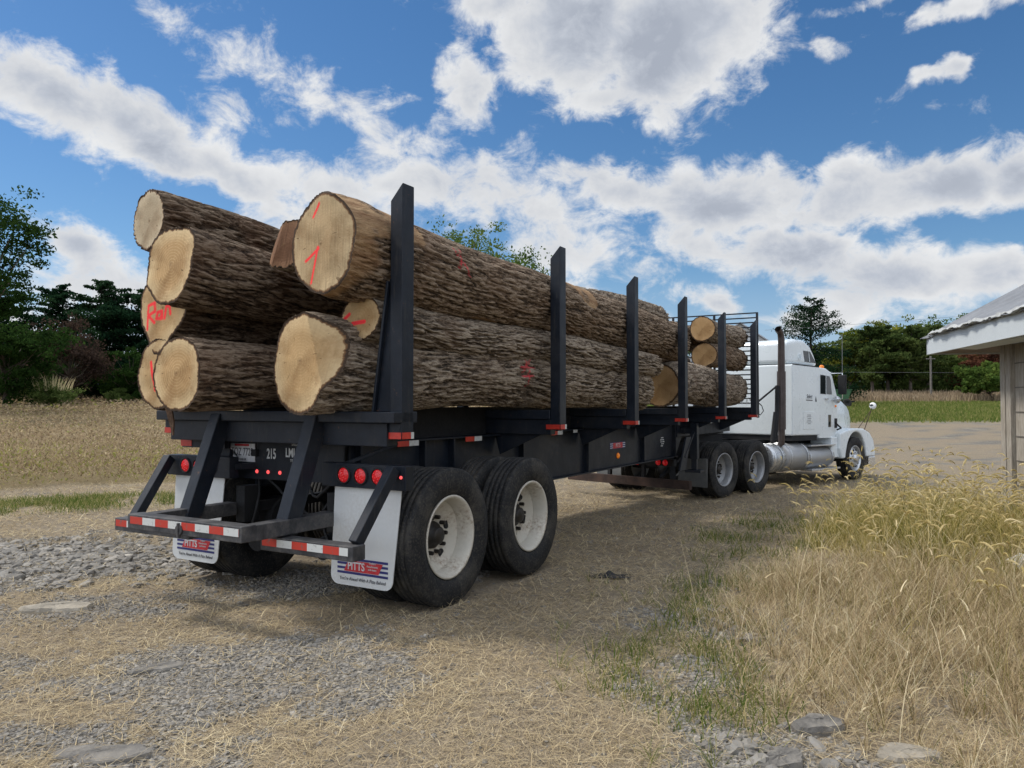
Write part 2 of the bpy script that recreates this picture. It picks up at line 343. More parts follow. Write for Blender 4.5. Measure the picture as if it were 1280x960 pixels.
def ground_mat():
    m,nt,ns,L=newmat('dirt_straw_gravel_ground'); b=N(nt,'ShaderNodeBsdfPrincipled'); p=geo(nt)
    g=N(nt,'ShaderNodeAttribute',attribute_name='gravel').outputs['Fac']; gr=N(nt,'ShaderNodeAttribute',attribute_name='green').outputs['Fac']; cr=N(nt,'ShaderNodeAttribute',attribute_name='crop').outputs['Fac']
    n1=noise(nt,p,1.2,6,.6); n2=noise(nt,p,16,5,.7); n3=noise(nt,p,90,3,.7)
    vo=N(nt,'ShaderNodeTexVoronoi',i_Scale=60.); L.new(p,vo.inputs[0])
    vo2=N(nt,'ShaderNodeTexVoronoi',i_Scale=14.); L.new(p,vo2.inputs[0])
    dirt=mixc(nt,(.16,.13,.095),(.31,.255,.18),mrange(nt,n2,.3,.7)); dirt=mixc(nt,dirt,(.44,.36,.24),mrange(nt,n3,.5,.75,0,.8))
    dirt=mixc(nt,dirt,(.22,.195,.16),mrange(nt,n1,.5,.75,0,.6))
    sep=N(nt,'ShaderNodeSeparateColor'); L.new(vo.outputs['Color'],sep.inputs[0]); sep2=N(nt,'ShaderNodeSeparateColor'); L.new(vo2.outputs['Color'],sep2.inputs[0])
    st=ramp(nt,[(0,(.08,.08,.08)),(.4,(.145,.142,.137)),(.75,(.23,.222,.205)),(1,(.36,.34,.31))]); L.new(sep.outputs[0],st.inputs[0])
    stc=mixc(nt,st.outputs[0],(.05,.048,.045),mrange(nt,vo.outputs['Distance'],.35,.75)); stc=mixc(nt,stc,(.17,.165,.16),mrange(nt,sep2.outputs[0],.6,.9,0,.5))
    stc=mixc(nt,stc,(.33,.29,.22),mrange(nt,n1,.45,.70,.15,.7))
    ga=N(nt,'ShaderNodeMath',operation='ADD'); L.new(g,ga.inputs[0]); L.new(mrange(nt,n2,.3,.7,-.3,.3),ga.inputs[1])
    c=mixc(nt,dirt,stc,mrange(nt,ga.outputs[0],.25,.75))
    gc=mixc(nt,(.05,.10,.02),(.11,.17,.04),mrange(nt,n2,.35,.65)); ga2=N(nt,'ShaderNodeMath',operation='MULTIPLY'); L.new(gr,ga2.inputs[0]); L.new(mrange(nt,n2,.25,.6,.3,1),ga2.inputs[1])
    c=mixc(nt,c,gc,ga2.outputs[0])
    cc=mixc(nt,(.15,.115,.06),(.30,.235,.13),mrange(nt,n2,.3,.7)); cc=mixc(nt,cc,(.20,.19,.08),mrange(nt,n1,.5,.7,0,.5)); c=mixc(nt,c,cc,cr)
    L.new(c,b.inputs['Base Color']); b.inputs['Roughness'].default_value=.95; b.inputs['Specular IOR Level'].default_value=.15
    hh=N(nt,'ShaderNodeMath',operation='ADD'); L.new(n3,hh.inputs[0]); L.new(mrange(nt,vo.outputs['Distance'],0,.6,1,0),hh.inputs[1])
    bp=N(nt,'ShaderNodeBump',i_Strength=.8,i_Distance=.015); L.new(hh.outputs[0],bp.inputs['Height']); L.new(bp.outputs[0],b.inputs['Normal']); out(nt,b); return m
M['ground']=ground_mat()
M['leaf_wood']=None
def stone_mat():
    m,nt,ns,L=newmat('crushed_limestone'); b=N(nt,'ShaderNodeBsdfPrincipled'); a=N(nt,'ShaderNodeAttribute',attribute_name='tint'); r=ramp(nt,[(0,(.07,.07,.07)),(.35,(.145,.143,.138)),(.7,(.235,.228,.212)),(.93,(.35,.325,.285)),(1,(.52,.49,.43))]); L.new(a.outputs['Fac'],r.inputs[0])
    n=noise(nt,geo(nt),60,4,.7); c=mixc(nt,r.outputs[0],(.24,.205,.155),mrange(nt,n,.40,.70,.12,.75)); L.new(c,b.inputs['Base Color']); b.inputs['Roughness'].default_value=.9
    bp=N(nt,'ShaderNodeBump',i_Strength=.5,i_Distance=.005); L.new(n,bp.inputs['Height']); L.new(bp.outputs[0],b.inputs['Normal']); out(nt,b); return m
M['stone']=stone_mat()
def tape_mat():
    m,nt,ns,L=newmat('red_white_safety_tape'); b=N(nt,'ShaderNodeBsdfPrincipled'); t=N(nt,'ShaderNodeTexCoord').outputs['Object']; sp=N(nt,'ShaderNodeSeparateXYZ'); L.new(t,sp.inputs[0])
    d=N(nt,'ShaderNodeMath',operation='DIVIDE'); L.new(sp.outputs[0],d.inputs[0]); d.inputs[1].default_value=.2825; f=N(nt,'ShaderNodeMath',operation='FRACT'); L.new(d.outputs[0],f.inputs[0]); g=N(nt,'ShaderNodeMath',operation='GREATER_THAN'); L.new(f.outputs[0],g.inputs[0]); g.inputs[1].default_value=.5
    n=noise(nt,t,22,5,.7); c=mixc(nt,(.46,.035,.02),(.55,.56,.54),g.outputs[0]); c=mixc(nt,c,(.12,.11,.10),mrange(nt,n,.56,.7,0,.8)); L.new(c,b.inputs['Base Color']); b.inputs['Roughness'].default_value=.45; out(nt,b); return m
M['rwtape']=tape_mat()
M['straw']=blade_mat('dead_straw',[(0,(.20,.155,.10)),(.35,(.38,.295,.18)),(.7,(.56,.455,.28)),(1,(.78,.68,.46))],.2)
M['foxtail']=blade_mat('foxtail_grass',[(0,(.08,.10,.02)),(.2,(.22,.22,.05)),(.5,(.49,.40,.15)),(.8,(.66,.54,.26)),(1,(.82,.72,.46))],.45)
M['pinkgrass']=blade_mat('fine_dead_grass',[(0,(.16,.12,.06)),(.12,(.20,.19,.06)),(.3,(.40,.30,.18)),(.7,(.60,.47,.28)),(1,(.86,.76,.52))],.35)
M['greengrass']=blade_mat('green_grass',[(0,(.07,.12,.02)),(.35,(.14,.185,.045)),(.6,(.28,.27,.09)),(.8,(.42,.34,.16)),(1,(.55,.45,.26))],.4)
M['crop']=blade_mat('ripe_soybean_crop',[(0,(.14,.10,.06)),(.35,(.33,.25,.155)),(.7,(.52,.41,.26)),(.74,(.60,.49,.32)),(.80,(.34,.31,.09)),(1,(.20,.24,.06))],.3)
M['brownweed']=blade_mat('far_brown_weeds',[(0,(.20,.15,.10)),(1,(.42,.33,.22))],.3)
def leafm(name,a,b,c): return blade_mat(name,[(0,a),(.5,b),(1,c)],.38)
M['leaf_dark']=leafm('dark_leaf',(.012,.028,.009),(.025,.055,.014),(.05,.095,.022))
M['leaf_pine']=leafm('pine_needles',(.007,.022,.012),(.014,.038,.018),(.03,.062,.026))
M['leaf_mid']=leafm('mid_green_leaf',(.035,.065,.016),(.075,.125,.028),(.15,.20,.045))
M['leaf_yel']=leafm('yellow_green_leaf',(.07,.10,.02),(.15,.18,.03),(.28,.27,.05))
M['leaf_brown']=leafm('brown_purple_leaf',(.03,.020,.018),(.06,.042,.034),(.10,.065,.045))
M['leaf_red']=leafm('reddish_leaf',(.06,.025,.018),(.13,.055,.035),(.20,.10,.05))
M['leaf_shrub']=leafm('grassy_shrub_leaf',(.07,.11,.03),(.13,.19,.055),(.25,.29,.10))
M['leaf_wood']=leafm('woodland_leaf',(.030,.050,.016),(.065,.095,.028),(.13,.165,.05))
M['trunk']=simple('grey_brown_trunk',(.10,.08,.062),.9,0,.4,(.2,.17,.14),3,.25,.5)
M['trunkd']=simple('dark_trunk',(.035,.028,.022),.9,0,.3,(.1,.08,.06),3,.25,.5)
def board_mat():
    m,nt,ns,L=newmat('grey_weathered_boards'); b=N(nt,'ShaderNodeBsdfPrincipled'); co=objco(nt,(6,6,.7)); n=noise(nt,co,9,6,.65); n2=noise(nt,objco(nt),3,4)
    c=mixc(nt,(.22,.195,.16),(.46,.42,.36),mrange(nt,n,.3,.7)); c=mixc(nt,c,(.30,.26,.2),mrange(nt,n2,.5,.7,0,.5)); L.new(c,b.inputs['Base Color']); b.inputs['Roughness'].default_value=.85
    bp=N(nt,'ShaderNodeBump',i_Strength=.5,i_Distance=.01); L.new(n,bp.inputs['Height']); L.new(bp.outputs[0],b.inputs['Normal']); out(nt,b); return m
M['board']=board_mat()
def roofm():
    m,nt,ns,L=newmat('old_galvanised_roof'); b=N(nt,'ShaderNodeBsdfPrincipled'); n=noise(nt,objco(nt,(1,1,1)),2.5,6,.7); n2=noise(nt,objco(nt,(12,1,1)),3,4)
    c=mixc(nt,(.17,.172,.175),(.31,.315,.32),mrange(nt,n,.3,.7)); c=mixc(nt,c,(.15,.13,.12),mrange(nt,n2,.55,.8,0,.5)); L.new(c,b.inputs['Base Color']); b.inputs['Roughness'].default_value=.5; b.inputs['Metallic'].default_value=.35
    out(nt,b); return m
M['roof']=roofm()

# ------------------------------------------------------------------ world: sky with clouds
CL=[(-0.553,0.344,0.1,0.042,-18,1.0),(-0.446,0.316,0.13,0.042,-25,1.0),(-0.346,0.28,0.103,0.035,-25,0.9),(-0.412,0.419,0.081,0.031,-25,0.5),(-0.26,0.396,0.188,0.049,-18,0.55),(-0.168,0.348,0.114,0.042,-30,0.65),(-0.347,0.36,0.094,0.035,-10,0.45),(-0.058,0.398,0.038,0.066,15,0.85),(0.085,0.46,0.127,0.065,0,1.1),(0.21,0.444,0.127,0.077,0,1.2),(0.111,0.387,0.063,0.029,0,0.8),(-0.011,0.491,0.085,0.019,0,0.9),(-0.229,0.268,0.121,0.041,-10,0.8),(-0.127,0.287,0.136,0.041,-5,0.85),(0.0,0.26,0.106,0.045,-10,0.8),(0.063,0.204,0.084,0.061,0,0.8),(-0.298,0.23,0.068,0.034,-10,0.7),(-0.199,0.22,0.152,0.05,0,0.7),(0.127,0.278,0.125,0.037,-15,0.9),(0.269,0.256,0.138,0.048,-5,1.1),(0.249,0.208,0.109,0.036,-15,0.9),(0.401,0.245,0.108,0.039,0,0.95),(0.52,0.244,0.096,0.037,8,1.1),(0.604,0.249,0.058,0.041,0,1.0),(0.355,0.178,0.102,0.039,-10,1.0),(0.47,0.146,0.118,0.039,0,1.0),(0.573,0.138,0.067,0.035,0,0.95),(0.4,0.112,0.143,0.021,0,0.7),(0.258,0.136,0.059,0.024,-10,0.85),(0.157,0.161,0.062,0.029,-10,0.6),(0.063,0.111,0.168,0.052,0,0.7),(0.515,0.362,0.023,0.016,0,0.85),(0.398,0.411,0.027,0.017,-20,0.6),(0.539,0.429,0.063,0.014,0,0.8),(0.422,0.456,0.107,0.01,0,0.5),(-0.523,0.187,0.071,0.028,-8,0.9),(-0.494,0.144,0.098,0.055,0,0.8),(-0.565,0.094,0.113,0.035,0,0.7),(-0.344,0.085,0.279,0.059,0,0.6)]
SUN_AZ,SUN_EL=R(-74),R(55)
def build_world():
    w=bpy.data.worlds.new('World'); sc.world=w; w.use_nodes=True; nt=w.node_tree; nt.nodes.clear(); L=nt.links
    g=bpy.data.node_groups.new('cloud_density','ShaderNodeTree')
    g.interface.new_socket('P',in_out='INPUT',socket_type='NodeSocketVector'); g.interface.new_socket('D',in_out='OUTPUT',socket_type='NodeSocketFloat')
    gi=g.nodes.new('NodeGroupInput'); go=g.nodes.new('NodeGroupOutput'); l=g.links
    w1=g.nodes.new('ShaderNodeTexNoise'); w1.inputs['Scale'].default_value=7; w1.inputs['Detail'].default_value=5; w1.inputs['Roughness'].default_value=.6; l.new(gi.outputs[0],w1.inputs[0])
    sb=g.nodes.new('ShaderNodeVectorMath'); sb.operation='SUBTRACT'; l.new(w1.outputs['Color'],sb.inputs[0]); sb.inputs[1].default_value=(.5,.5,.5)
    ma=g.nodes.new('ShaderNodeVectorMath'); ma.operation='MULTIPLY_ADD'; l.new(sb.outputs[0],ma.inputs[0]); ma.inputs[1].default_value=(.13,.085,0); l.new(gi.outputs[0],ma.inputs[2])
    acc=None
    for az,el,rx,ry,rot,wt in CL:
        mp=g.nodes.new('ShaderNodeMapping'); mp.vector_type='TEXTURE'; mp.inputs['Location'].default_value=(az,el,0); mp.inputs['Rotation'].default_value=(0,0,R(rot)); mp.inputs['Scale'].default_value=(rx*1.35,ry*1.45,1)
        l.new(ma.outputs[0],mp.inputs[0])
        ln=g.nodes.new('ShaderNodeVectorMath'); ln.operation='LENGTH'; l.new(mp.outputs[0],ln.inputs[0])
        mr=g.nodes.new('ShaderNodeMapRange'); mr.interpolation_type='SMOOTHSTEP'; l.new(ln.outputs['Value'],mr.inputs[0]); mr.inputs[1].default_value=0;mr.inputs[2].default_value=1.35;mr.inputs[3].default_value=wt+.04*(wt<.8);mr.inputs[4].default_value=0
        if acc is None: acc=mr.outputs[0]
        else:
            mx=g.nodes.new('ShaderNodeMath'); mx.operation='SMOOTH_MAX'; mx.inputs[2].default_value=.25; l.new(acc,mx.inputs[0]); l.new(mr.outputs[0],mx.inputs[1]); acc=mx.outputs[0]
    # generic clouds out of view, thickened to add fill light
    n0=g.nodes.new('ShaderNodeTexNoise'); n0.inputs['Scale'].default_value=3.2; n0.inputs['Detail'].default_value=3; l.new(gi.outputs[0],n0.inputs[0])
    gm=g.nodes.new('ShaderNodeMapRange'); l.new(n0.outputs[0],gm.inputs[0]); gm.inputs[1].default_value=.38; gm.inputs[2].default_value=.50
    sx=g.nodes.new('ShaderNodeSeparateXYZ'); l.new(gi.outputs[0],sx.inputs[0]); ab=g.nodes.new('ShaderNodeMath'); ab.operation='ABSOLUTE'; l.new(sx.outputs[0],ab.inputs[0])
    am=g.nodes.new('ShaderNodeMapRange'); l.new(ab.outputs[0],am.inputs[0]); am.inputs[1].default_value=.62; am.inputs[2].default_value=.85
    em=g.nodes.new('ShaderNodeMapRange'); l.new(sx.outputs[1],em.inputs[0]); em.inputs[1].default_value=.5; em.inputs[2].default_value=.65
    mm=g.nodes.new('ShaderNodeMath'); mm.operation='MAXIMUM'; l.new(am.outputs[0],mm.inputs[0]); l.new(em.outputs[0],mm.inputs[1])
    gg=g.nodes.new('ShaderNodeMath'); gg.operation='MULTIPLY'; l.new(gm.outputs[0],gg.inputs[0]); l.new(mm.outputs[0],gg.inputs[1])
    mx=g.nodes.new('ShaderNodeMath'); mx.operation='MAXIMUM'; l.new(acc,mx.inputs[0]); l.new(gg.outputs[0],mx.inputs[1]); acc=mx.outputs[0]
    def nz(scale,detail,amt,stretch=(1,1.5,1),rough=.6,rot=0):
        mp=g.nodes.new('ShaderNodeMapping'); mp.inputs['Scale'].default_value=stretch; mp.inputs['Rotation'].default_value=(0,0,rot); l.new(gi.outputs[0],mp.inputs[0])
        n=g.nodes.new('ShaderNodeTexNoise'); n.inputs['Scale'].default_value=scale; n.inputs['Detail'].default_value=detail; n.inputs['Roughness'].default_value=rough; n.inputs['Distortion'].default_value=.35; l.new(mp.outputs[0],n.inputs[0])
        s=g.nodes.new('ShaderNodeMath'); s.operation='MULTIPLY_ADD'; l.new(n.outputs[0],s.inputs[0]); s.inputs[1].default_value=amt; s.inputs[2].default_value=-.5*amt
        return s.outputs[0]
    def add(a,b):
        n=g.nodes.new('ShaderNodeMath'); n.operation='ADD'; l.new(a,n.inputs[0]); l.new(b,n.inputs[1]); return n.outputs[0]
    l.new(acc,go.inputs[0])
    base_tree=g
    g=bpy.data.node_groups.new('cloud_noise','ShaderNodeTree')
    g.interface.new_socket('P',in_out='INPUT',socket_type='NodeSocketVector'); g.interface.new_socket('D',in_out='OUTPUT',socket_type='NodeSocketFloat')
    gi=g.nodes.new('NodeGroupInput'); go=g.nodes.new('NodeGroupOutput'); l=g.links
    g.interface.new_socket('S',in_out='OUTPUT',socket_type='NodeSocketFloat')
    lo=nz(7,3.5,1.5,(1,1.7,1),.5,R(20)); acc=add(nz(17,10,1.45,(1,1.35,1),.66),nz(5,4,.6,(1,1.6,1),.55,R(20)))
    l.new(acc,go.inputs[0]); l.new(add(lo,nz(26,6,.5,(1,1.2,1),.55)),go.inputs[1])
    tc=N(nt,'ShaderNodeTexCoord').outputs['Generated']
    sp=N(nt,'ShaderNodeSeparateXYZ'); L.new(tc,sp.inputs[0])
    az=N(nt,'ShaderNodeMath',operation='ARCTAN2'); L.new(sp.outputs[0],az.inputs[0]); L.new(sp.outputs[1],az.inputs[1])
    el=N(nt,'ShaderNodeMath',operation='ARCSINE'); L.new(sp.outputs[2],el.inputs[0])
    P=N(nt,'ShaderNodeCombineXYZ'); L.new(az.outputs[0],P.inputs[0]); L.new(el.outputs[0],P.inputs[1])
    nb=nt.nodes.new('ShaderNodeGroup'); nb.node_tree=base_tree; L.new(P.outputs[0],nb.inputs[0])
    def dens(off):
        a=N(nt,'ShaderNodeVectorMath',operation='ADD'); L.new(P.outputs[0],a.inputs[0]); a.inputs[1].default_value=off
        n=nt.nodes.new('ShaderNodeGroup'); n.node_tree=g; L.new(a.outputs[0],n.inputs[0])
        s_=N(nt,'ShaderNodeMath',operation='ADD'); L.new(n.outputs[0],s_.inputs[0]); L.new(nb.outputs[0],s_.inputs[1]); return s_.outputs[0],n.outputs[1]
    (d0,s0),(d1,s1)=dens((0,0,0)),dens((-.014,.024,0))
    alpha=mrange(nt,d0,.34,.78); alpha.node.interpolation_type='SMOOTHSTEP'
    def m2(op,a_,b_,c_=0):
        n=N(nt,'ShaderNodeMath',operation=op)
        for i,v in enumerate((a_,b_,c_)):
            if isinstance(v,(int,float)): n.inputs[i].default_value=v
            else: L.new(v,n.inputs[i])
        return n.outputs[0]
    body=mrange(nt,m2('ADD',m2('MULTIPLY',nb.outputs[0],1.0),m2("MULTIPLY",s0,.6)),.42,1.12)
    edge=mrange(nt,d0,.45,1.15); lit=m2('SUBTRACT',s1,s0)
    sh=N(nt,'ShaderNodeMath',operation='ADD'); L.new(m2('MULTIPLY',body,m2('POWER',edge,.8)),sh.inputs[0]); L.new(m2('MULTIPLY_ADD',lit,.55,.02),sh.inputs[1])
    shc=N(nt,'ShaderNodeClamp'); L.new(sh.outputs[0],shc.inputs[0])
    cr=ramp(nt,[(0,(7.4,7.5,7.6)),(.3,(6.2,6.35,6.6)),(.65,(4.6,4.95,5.6)),(1,(3.5,3.85,4.55))]); L.new(shc.outputs[0],cr.inputs[0])
    sky=N(nt,'ShaderNodeTexSky',sky_type='NISHITA',sun_disc=False); sky.sun_elevation=SUN_EL; sky.sun_rotation=SUN_AZ; sky.air_density=1.0; sky.dust_density=.25; sky.ozone_density=3.5
    hs=N(nt,'ShaderNodeHueSaturation'); hs.inputs['Saturation'].default_value=1.22; hs.inputs['Value'].default_value=SKYV; L.new(sky.outputs[0],hs.inputs['Color'])
    up=mrange(nt,el.outputs[0],-.01,.02); ff=N(nt,'ShaderNodeMath',operation='MULTIPLY'); L.new(alpha,ff.inputs[0]); L.new(up,ff.inputs[1])
    hz=mixc(nt,hs.outputs[0],(3.3,4.45,6.6),mrange(nt,el.outputs[0],.0,.17,.85,0))
    # unseen clouds behind and above the viewer, brightened to add fill light
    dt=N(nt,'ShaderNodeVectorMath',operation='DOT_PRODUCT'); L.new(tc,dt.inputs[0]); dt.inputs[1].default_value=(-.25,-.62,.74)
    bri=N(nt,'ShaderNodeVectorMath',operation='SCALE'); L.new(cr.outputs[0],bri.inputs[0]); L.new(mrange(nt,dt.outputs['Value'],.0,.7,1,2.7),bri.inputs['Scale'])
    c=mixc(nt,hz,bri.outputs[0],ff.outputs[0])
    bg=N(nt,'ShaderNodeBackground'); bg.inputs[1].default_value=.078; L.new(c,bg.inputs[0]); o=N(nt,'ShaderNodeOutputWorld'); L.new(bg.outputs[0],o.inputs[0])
    w.cycles.sampling_method='MANUAL'; w.cycles.sample_map_resolution=512
SKYV=.95
build_world()
sun=bpy.data.lights.new('sun','SUN'); sun.energy=2.1; sun.angle=R(10); sun.color=(1,.94,.85)
so=bpy.data.objects.new('sun',sun); COL.objects.link(so)
sd=Vector((math.sin(SUN_AZ)*math.cos(SUN_EL),math.cos(SUN_AZ)*math.cos(SUN_EL),math.sin(SUN_EL)))
so.rotation_euler=sd.to_track_quat('Z','Y').to_euler(); so.location=(-30,30,40)
cam=bpy.data.cameras.new('camera'); co=bpy.data.objects.new('camera',cam); COL.objects.link(co); sc.camera=co
cam.sensor_width=36; cam.lens=950/1280*36; cam.clip_end=3000; cam.clip_start=.05
co.location=(0,0,1.5); co.rotation_euler=(R(90)+math.atan(26/950),0,0)
sc.view_settings.view_transform='Standard'; sc.view_settings.look='None'; sc.view_settings.exposure=.54; sc.view_settings.gamma=1
sc.cycles.use_denoising=True; sc.cycles.max_bounces=5; sc.cycles.diffuse_bounces=2; sc.cycles.transparent_max_bounces=4
# ------------------------------------------------------------------ ground sheet
def axis(lo,d0,d1,hi,step,grow):
    a=list(np.arange(d0,d1,step)); s=step; v=a[-1]
    while v<hi: s*=grow; v+=s; a.append(v)
    s=step; v=a[0]; b=[]
    while v>lo: s*=grow; v-=s; b.append(v)
    return np.array(b[::-1]+a)
def build_ground():
    xs=axis(-900,-9,10,900,.06,1.09); ys=axis(-80,1.5,22,1400,.06,1.06)
    X,Y=np.meshgrid(xs,ys); Z=tzn(X,Y); g=m_gravel(X,Y); gr=m_green(X,Y); cr=m_crop(X,Y)
    n,m=X.shape; idx=np.arange(n*m).reshape(n,m)
    Fq=np.stack([idx[:-1,:-1],idx[:-1,1:],idx[1:,1:],idx[1:,:-1]],-1).reshape(-1,4)
    o=npmesh('ground',np.stack([X,Y,Z],-1).reshape(-1,3),Fq,M['ground'],None,{'gravel':g.ravel(),'green':gr.ravel(),'crop':cr.ravel()},True)
    tag(o,kind='structure')
def edge_crop(x): return 14.2+ (x+8.6)*.95     # front edge of the crop field
def m_crop(x,y):
    x=np.asarray(x,float)
    a=ss(-.6,.6,y-np.maximum(edge_crop(x),13.0)-(fbm(x*.8+9,y*.8+9,5,2)-.5)*1.6)*(1-ss(-2,6,x-.0*y))
    b=ss(76,80,y-.05*x)*ss(0,8,x)*.9
    return np.clip(np.maximum(a,b),0,1)
build_ground()
def blades(root,az,length,width,lean0,lean1,segs=3,curl=None,tw=None):
    """vectorised grass blades -> V,F,tip positions and directions"""
    n=len(root); segs1=segs+1; P=np.zeros((n,segs1,3)); P[:,0]=root
    da=np.zeros((n,)) if curl is None else curl
    for i in range(1,segs1):
        t=(i-.5)/segs; a=lean0+(lean1-lean0)*t; z=az+da*t
        d=np.stack([np.sin(a)*np.cos(z),np.sin(a)*np.sin(z),np.cos(a)],-1)
        P[:,i]=P[:,i-1]+d*(length/segs)[:,None]
    w=np.random.RandomState(n).uniform(0,2*PI,n) if tw is None else tw
    side=np.stack([np.cos(w),np.sin(w),np.zeros(n)],-1)
    prof=np.array([1-.92*(i/segs)**1.5 for i in range(segs1)])
    off=side[:,None,:]*(width[:,None]*prof[None,:]/2)[:,:,None]
    V=np.stack([P-off,P+off],2).reshape(-1,3)
    base=(np.arange(n)*segs1*2)[:,None]+ (np.arange(segs)*2)[None,:]
    Fq=np.stack([base,base+1,base+3,base+2],-1).reshape(-1,4)
    return V,Fq,P[:,-1],d,segs1*2
def scatter(n,x0,x1,y0,y1,fn,rs,pw=1.0):
    """rejection scatter; density falls with distance as 1/d**pw"""
    out=[];cnt=0
    for _ in range(60):
        x=rs.uniform(x0,x1,n); y=y0*(y1/y0)**rs.rand(n) if pw else rs.uniform(y0,y1,n)
        if pw: 
            y=(y0**(1-pw+1e-6)+rs.rand(n)*(y1**(1-pw+1e-6)-y0**(1-pw+1e-6)))**(1/(1-pw+1e-6))
        k=(np.abs(x)<.74*y+.35)&(rs.rand(n)<fn(x,y)); out.append(np.stack([x[k],y[k]],-1)); cnt+=k.sum()
        if cnt>=n: break
    return np.concatenate(out)[:n]
def onland(p,dz=0): return np.stack([p[:,0],p[:,1],tzn(p[:,0],p[:,1])+dz],-1)
def inwheel(x,y):
    s=(x-C0[0])*UX+(y-C0[1])*UY; t=(x-C0[0])*UY-(y-C0[1])*UX
    return (np.abs(np.abs(t)-1.0)<.3)&(s>-.35)&(s<1.6)
def straw():
    rs=np.random.RandomState(5)
    def f(x,y):
        g=m_gravel(x,y); c=m_crop(x,y); return np.clip((1-.82*g)*(1-c)*(.30+1.0*fbm(x*2.3,y*2.3,77,3))*(1-.6*m_green(x,y)),0,1)*(~inwheel(x,y))
    p=scatter(190000,-12,9,2.4,22,f,rs,1.5); n=len(p); d=p[:,1]
    L=rs.uniform(.035,.13,n)*(1+.03*d); W=rs.uniform(.0016,.0036,n)*(1+.22*np.clip(d-2.4,0,9)); az=rs.uniform(0,2*PI,n)
    up=rs.rand(n)<.22; l0=np.where(up,rs.uniform(.5,1.2,n),rs.uniform(1.25,1.52,n)); l1=np.where(up,rs.uniform(1.2,2.,n),rs.uniform(1.5,1.75,n))
    V,Fq,_,_,k=blades(onland(p,.006+rs.rand(n)*.012),az,L,W,l0,l1,2,rs.uniform(-.8,.8,n))
    tint=np.clip(rs.beta(2.2,1.6,n)*.9+.35*(fbm(p[:,0]*1.5,p[:,1]*1.5,9,3)-.5),0,1)
    tag(npmesh('dead_straw',V,Fq,M['straw'],None,{'tint':np.repeat(tint,k)}),'dead straw and mown grass lying over the dirt yard','straw',kind='stuff')
straw()
def shortgrass():
    rs=np.random.RandomState(15)
    def f(x,y): return np.clip(m_green(x,y)*1.1,0,1)*(y<30)
    p=scatter(13000,-14,6,3.2,18,f,rs,1.2); n=len(p); d=p[:,1]
    V,Fq,_,_,k=blades(onland(p),rs.uniform(0,2*PI,n),rs.uniform(.03,.13,n),rs.uniform(.003,.006,n)*(1+.12*d),rs.uniform(0,.4,n),rs.uniform(.4,1.5,n),3,rs.uniform(-1,1,n))
    tint=rs.beta(1.4,1.9,n)
    q=scatter(50000,5,130,42,82,lambda x,y:m_green(x,y)*(x>0),rs,1.0); m=len(q)
    V2,F2,_,_,k2=blades(onland(q),rs.uniform(0,2*PI,m),rs.uniform(.15,.35,m),rs.uniform(.04,.09,m),rs.uniform(0,.3,m),rs.uniform(.3,1.2,m),3)
    tag(npmesh('green_grass',np.concatenate([V,V2]),np.concatenate([Fq,F2+len(V)]),M['greengrass'],None,{'tint':np.concatenate([np.repeat(tint,k),np.repeat(.12+rs.beta(1.5,2.4,m)*.75,k2)])}),'short green grass patches beside the yard and beyond the road','grass',kind='stuff')
shortgrass()
def crops():
    rs=np.random.RandomState(25)
    V=[];Fs=[];T=[];off=0
    for (y0,y1,n,hl,wd,rowsp) in [(11.5,26,48000,.11,.030,.38),(24,60,52000,.16,.075,.76),(55,135,46000,.24,.22,0)]:
        p=scatter(n,-115 if y1>60 else -48,2 if y1<60 else 8,y0,y1,lambda x,y:(m_crop(x,y)>.45)*1.0*(x<6),rs,1.3)
        m=len(p); z=onland(p)
        # many short leaf and pod blades up the height of each plant
        h=rs.uniform(0,1,m)**.8; nearedge=np.exp(-np.clip(p[:,1]-np.maximum(edge_crop(p[:,0]),13.),0,5)/1.2); z[:,2]+=h*(.62+.1*fbm(p[:,0]*.3,p[:,1]*.3,3,2))
        v,f,_,_,k=blades(z,rs.uniform(0,2*PI,m),rs.uniform(.5,1,m)*hl,rs.uniform(.6,1.3,m)*wd,rs.uniform(0,1.7,m),rs.uniform(.3,2.4,m),2,rs.uniform(-1,1,m))
        t=rs.beta(2,1.7,m)*.75; g=(rs.rand(m)<(.03+.30*nearedge+.12*(fbm(p[:,0]*.12+40,p[:,1]*.12+40,44,3)>.55))); t=np.where(g,rs.uniform(.75,.97,m),t)
        V.append(v);Fs.append(f+off);off+=len(v);T.append(np.repeat(t,k))
    # weedy brown strip across the road on the right
    p=scatter(16000,8,140,78,96,lambda x,y:(x>4)*1.0,rs,1.0); m=len(p); z=onland(p); z[:,2]+=rs.rand(m)*.3
    tag(npmesh('crop_field',np.concatenate(V),np.concatenate(Fs),M['crop'],None,{'tint':np.concatenate(T)}),'dry brown soybean crop filling the field left of the trailer','crop',kind='stuff')
    v,f,_,_,k=blades(z,rs.uniform(0,2*PI,m),rs.uniform(.4,.9,m),rs.uniform(.05,.15,m),rs.uniform(0,.3,m),rs.uniform(.2,1,m),2)
    tag(npmesh('brown_weeds',v,f,M['brownweed'],None,{'tint':np.repeat(rs.rand(m),k)}),'strip of tall brown weeds between the green verge and the far trees','weeds',kind='stuff')
crops()
def ico():
    bm=bmesh.new(); bmesh.ops.create_icosphere(bm,subdivisions=2,radius=1); V=np.array([v.co[:] for v in bm.verts]); Fq=np.array([[v.index for v in f.verts] for f in bm.faces]); bm.free(); return V,Fq
IV,IF=ico()
bm_=bmesh.new(); bmesh.ops.create_icosphere(bm_,subdivisions=1,radius=1); IV1=np.array([v.co[:] for v in bm_.verts]); IF1=np.array([[v.index for v in f.verts] for f in bm_.faces]); bm_.free()
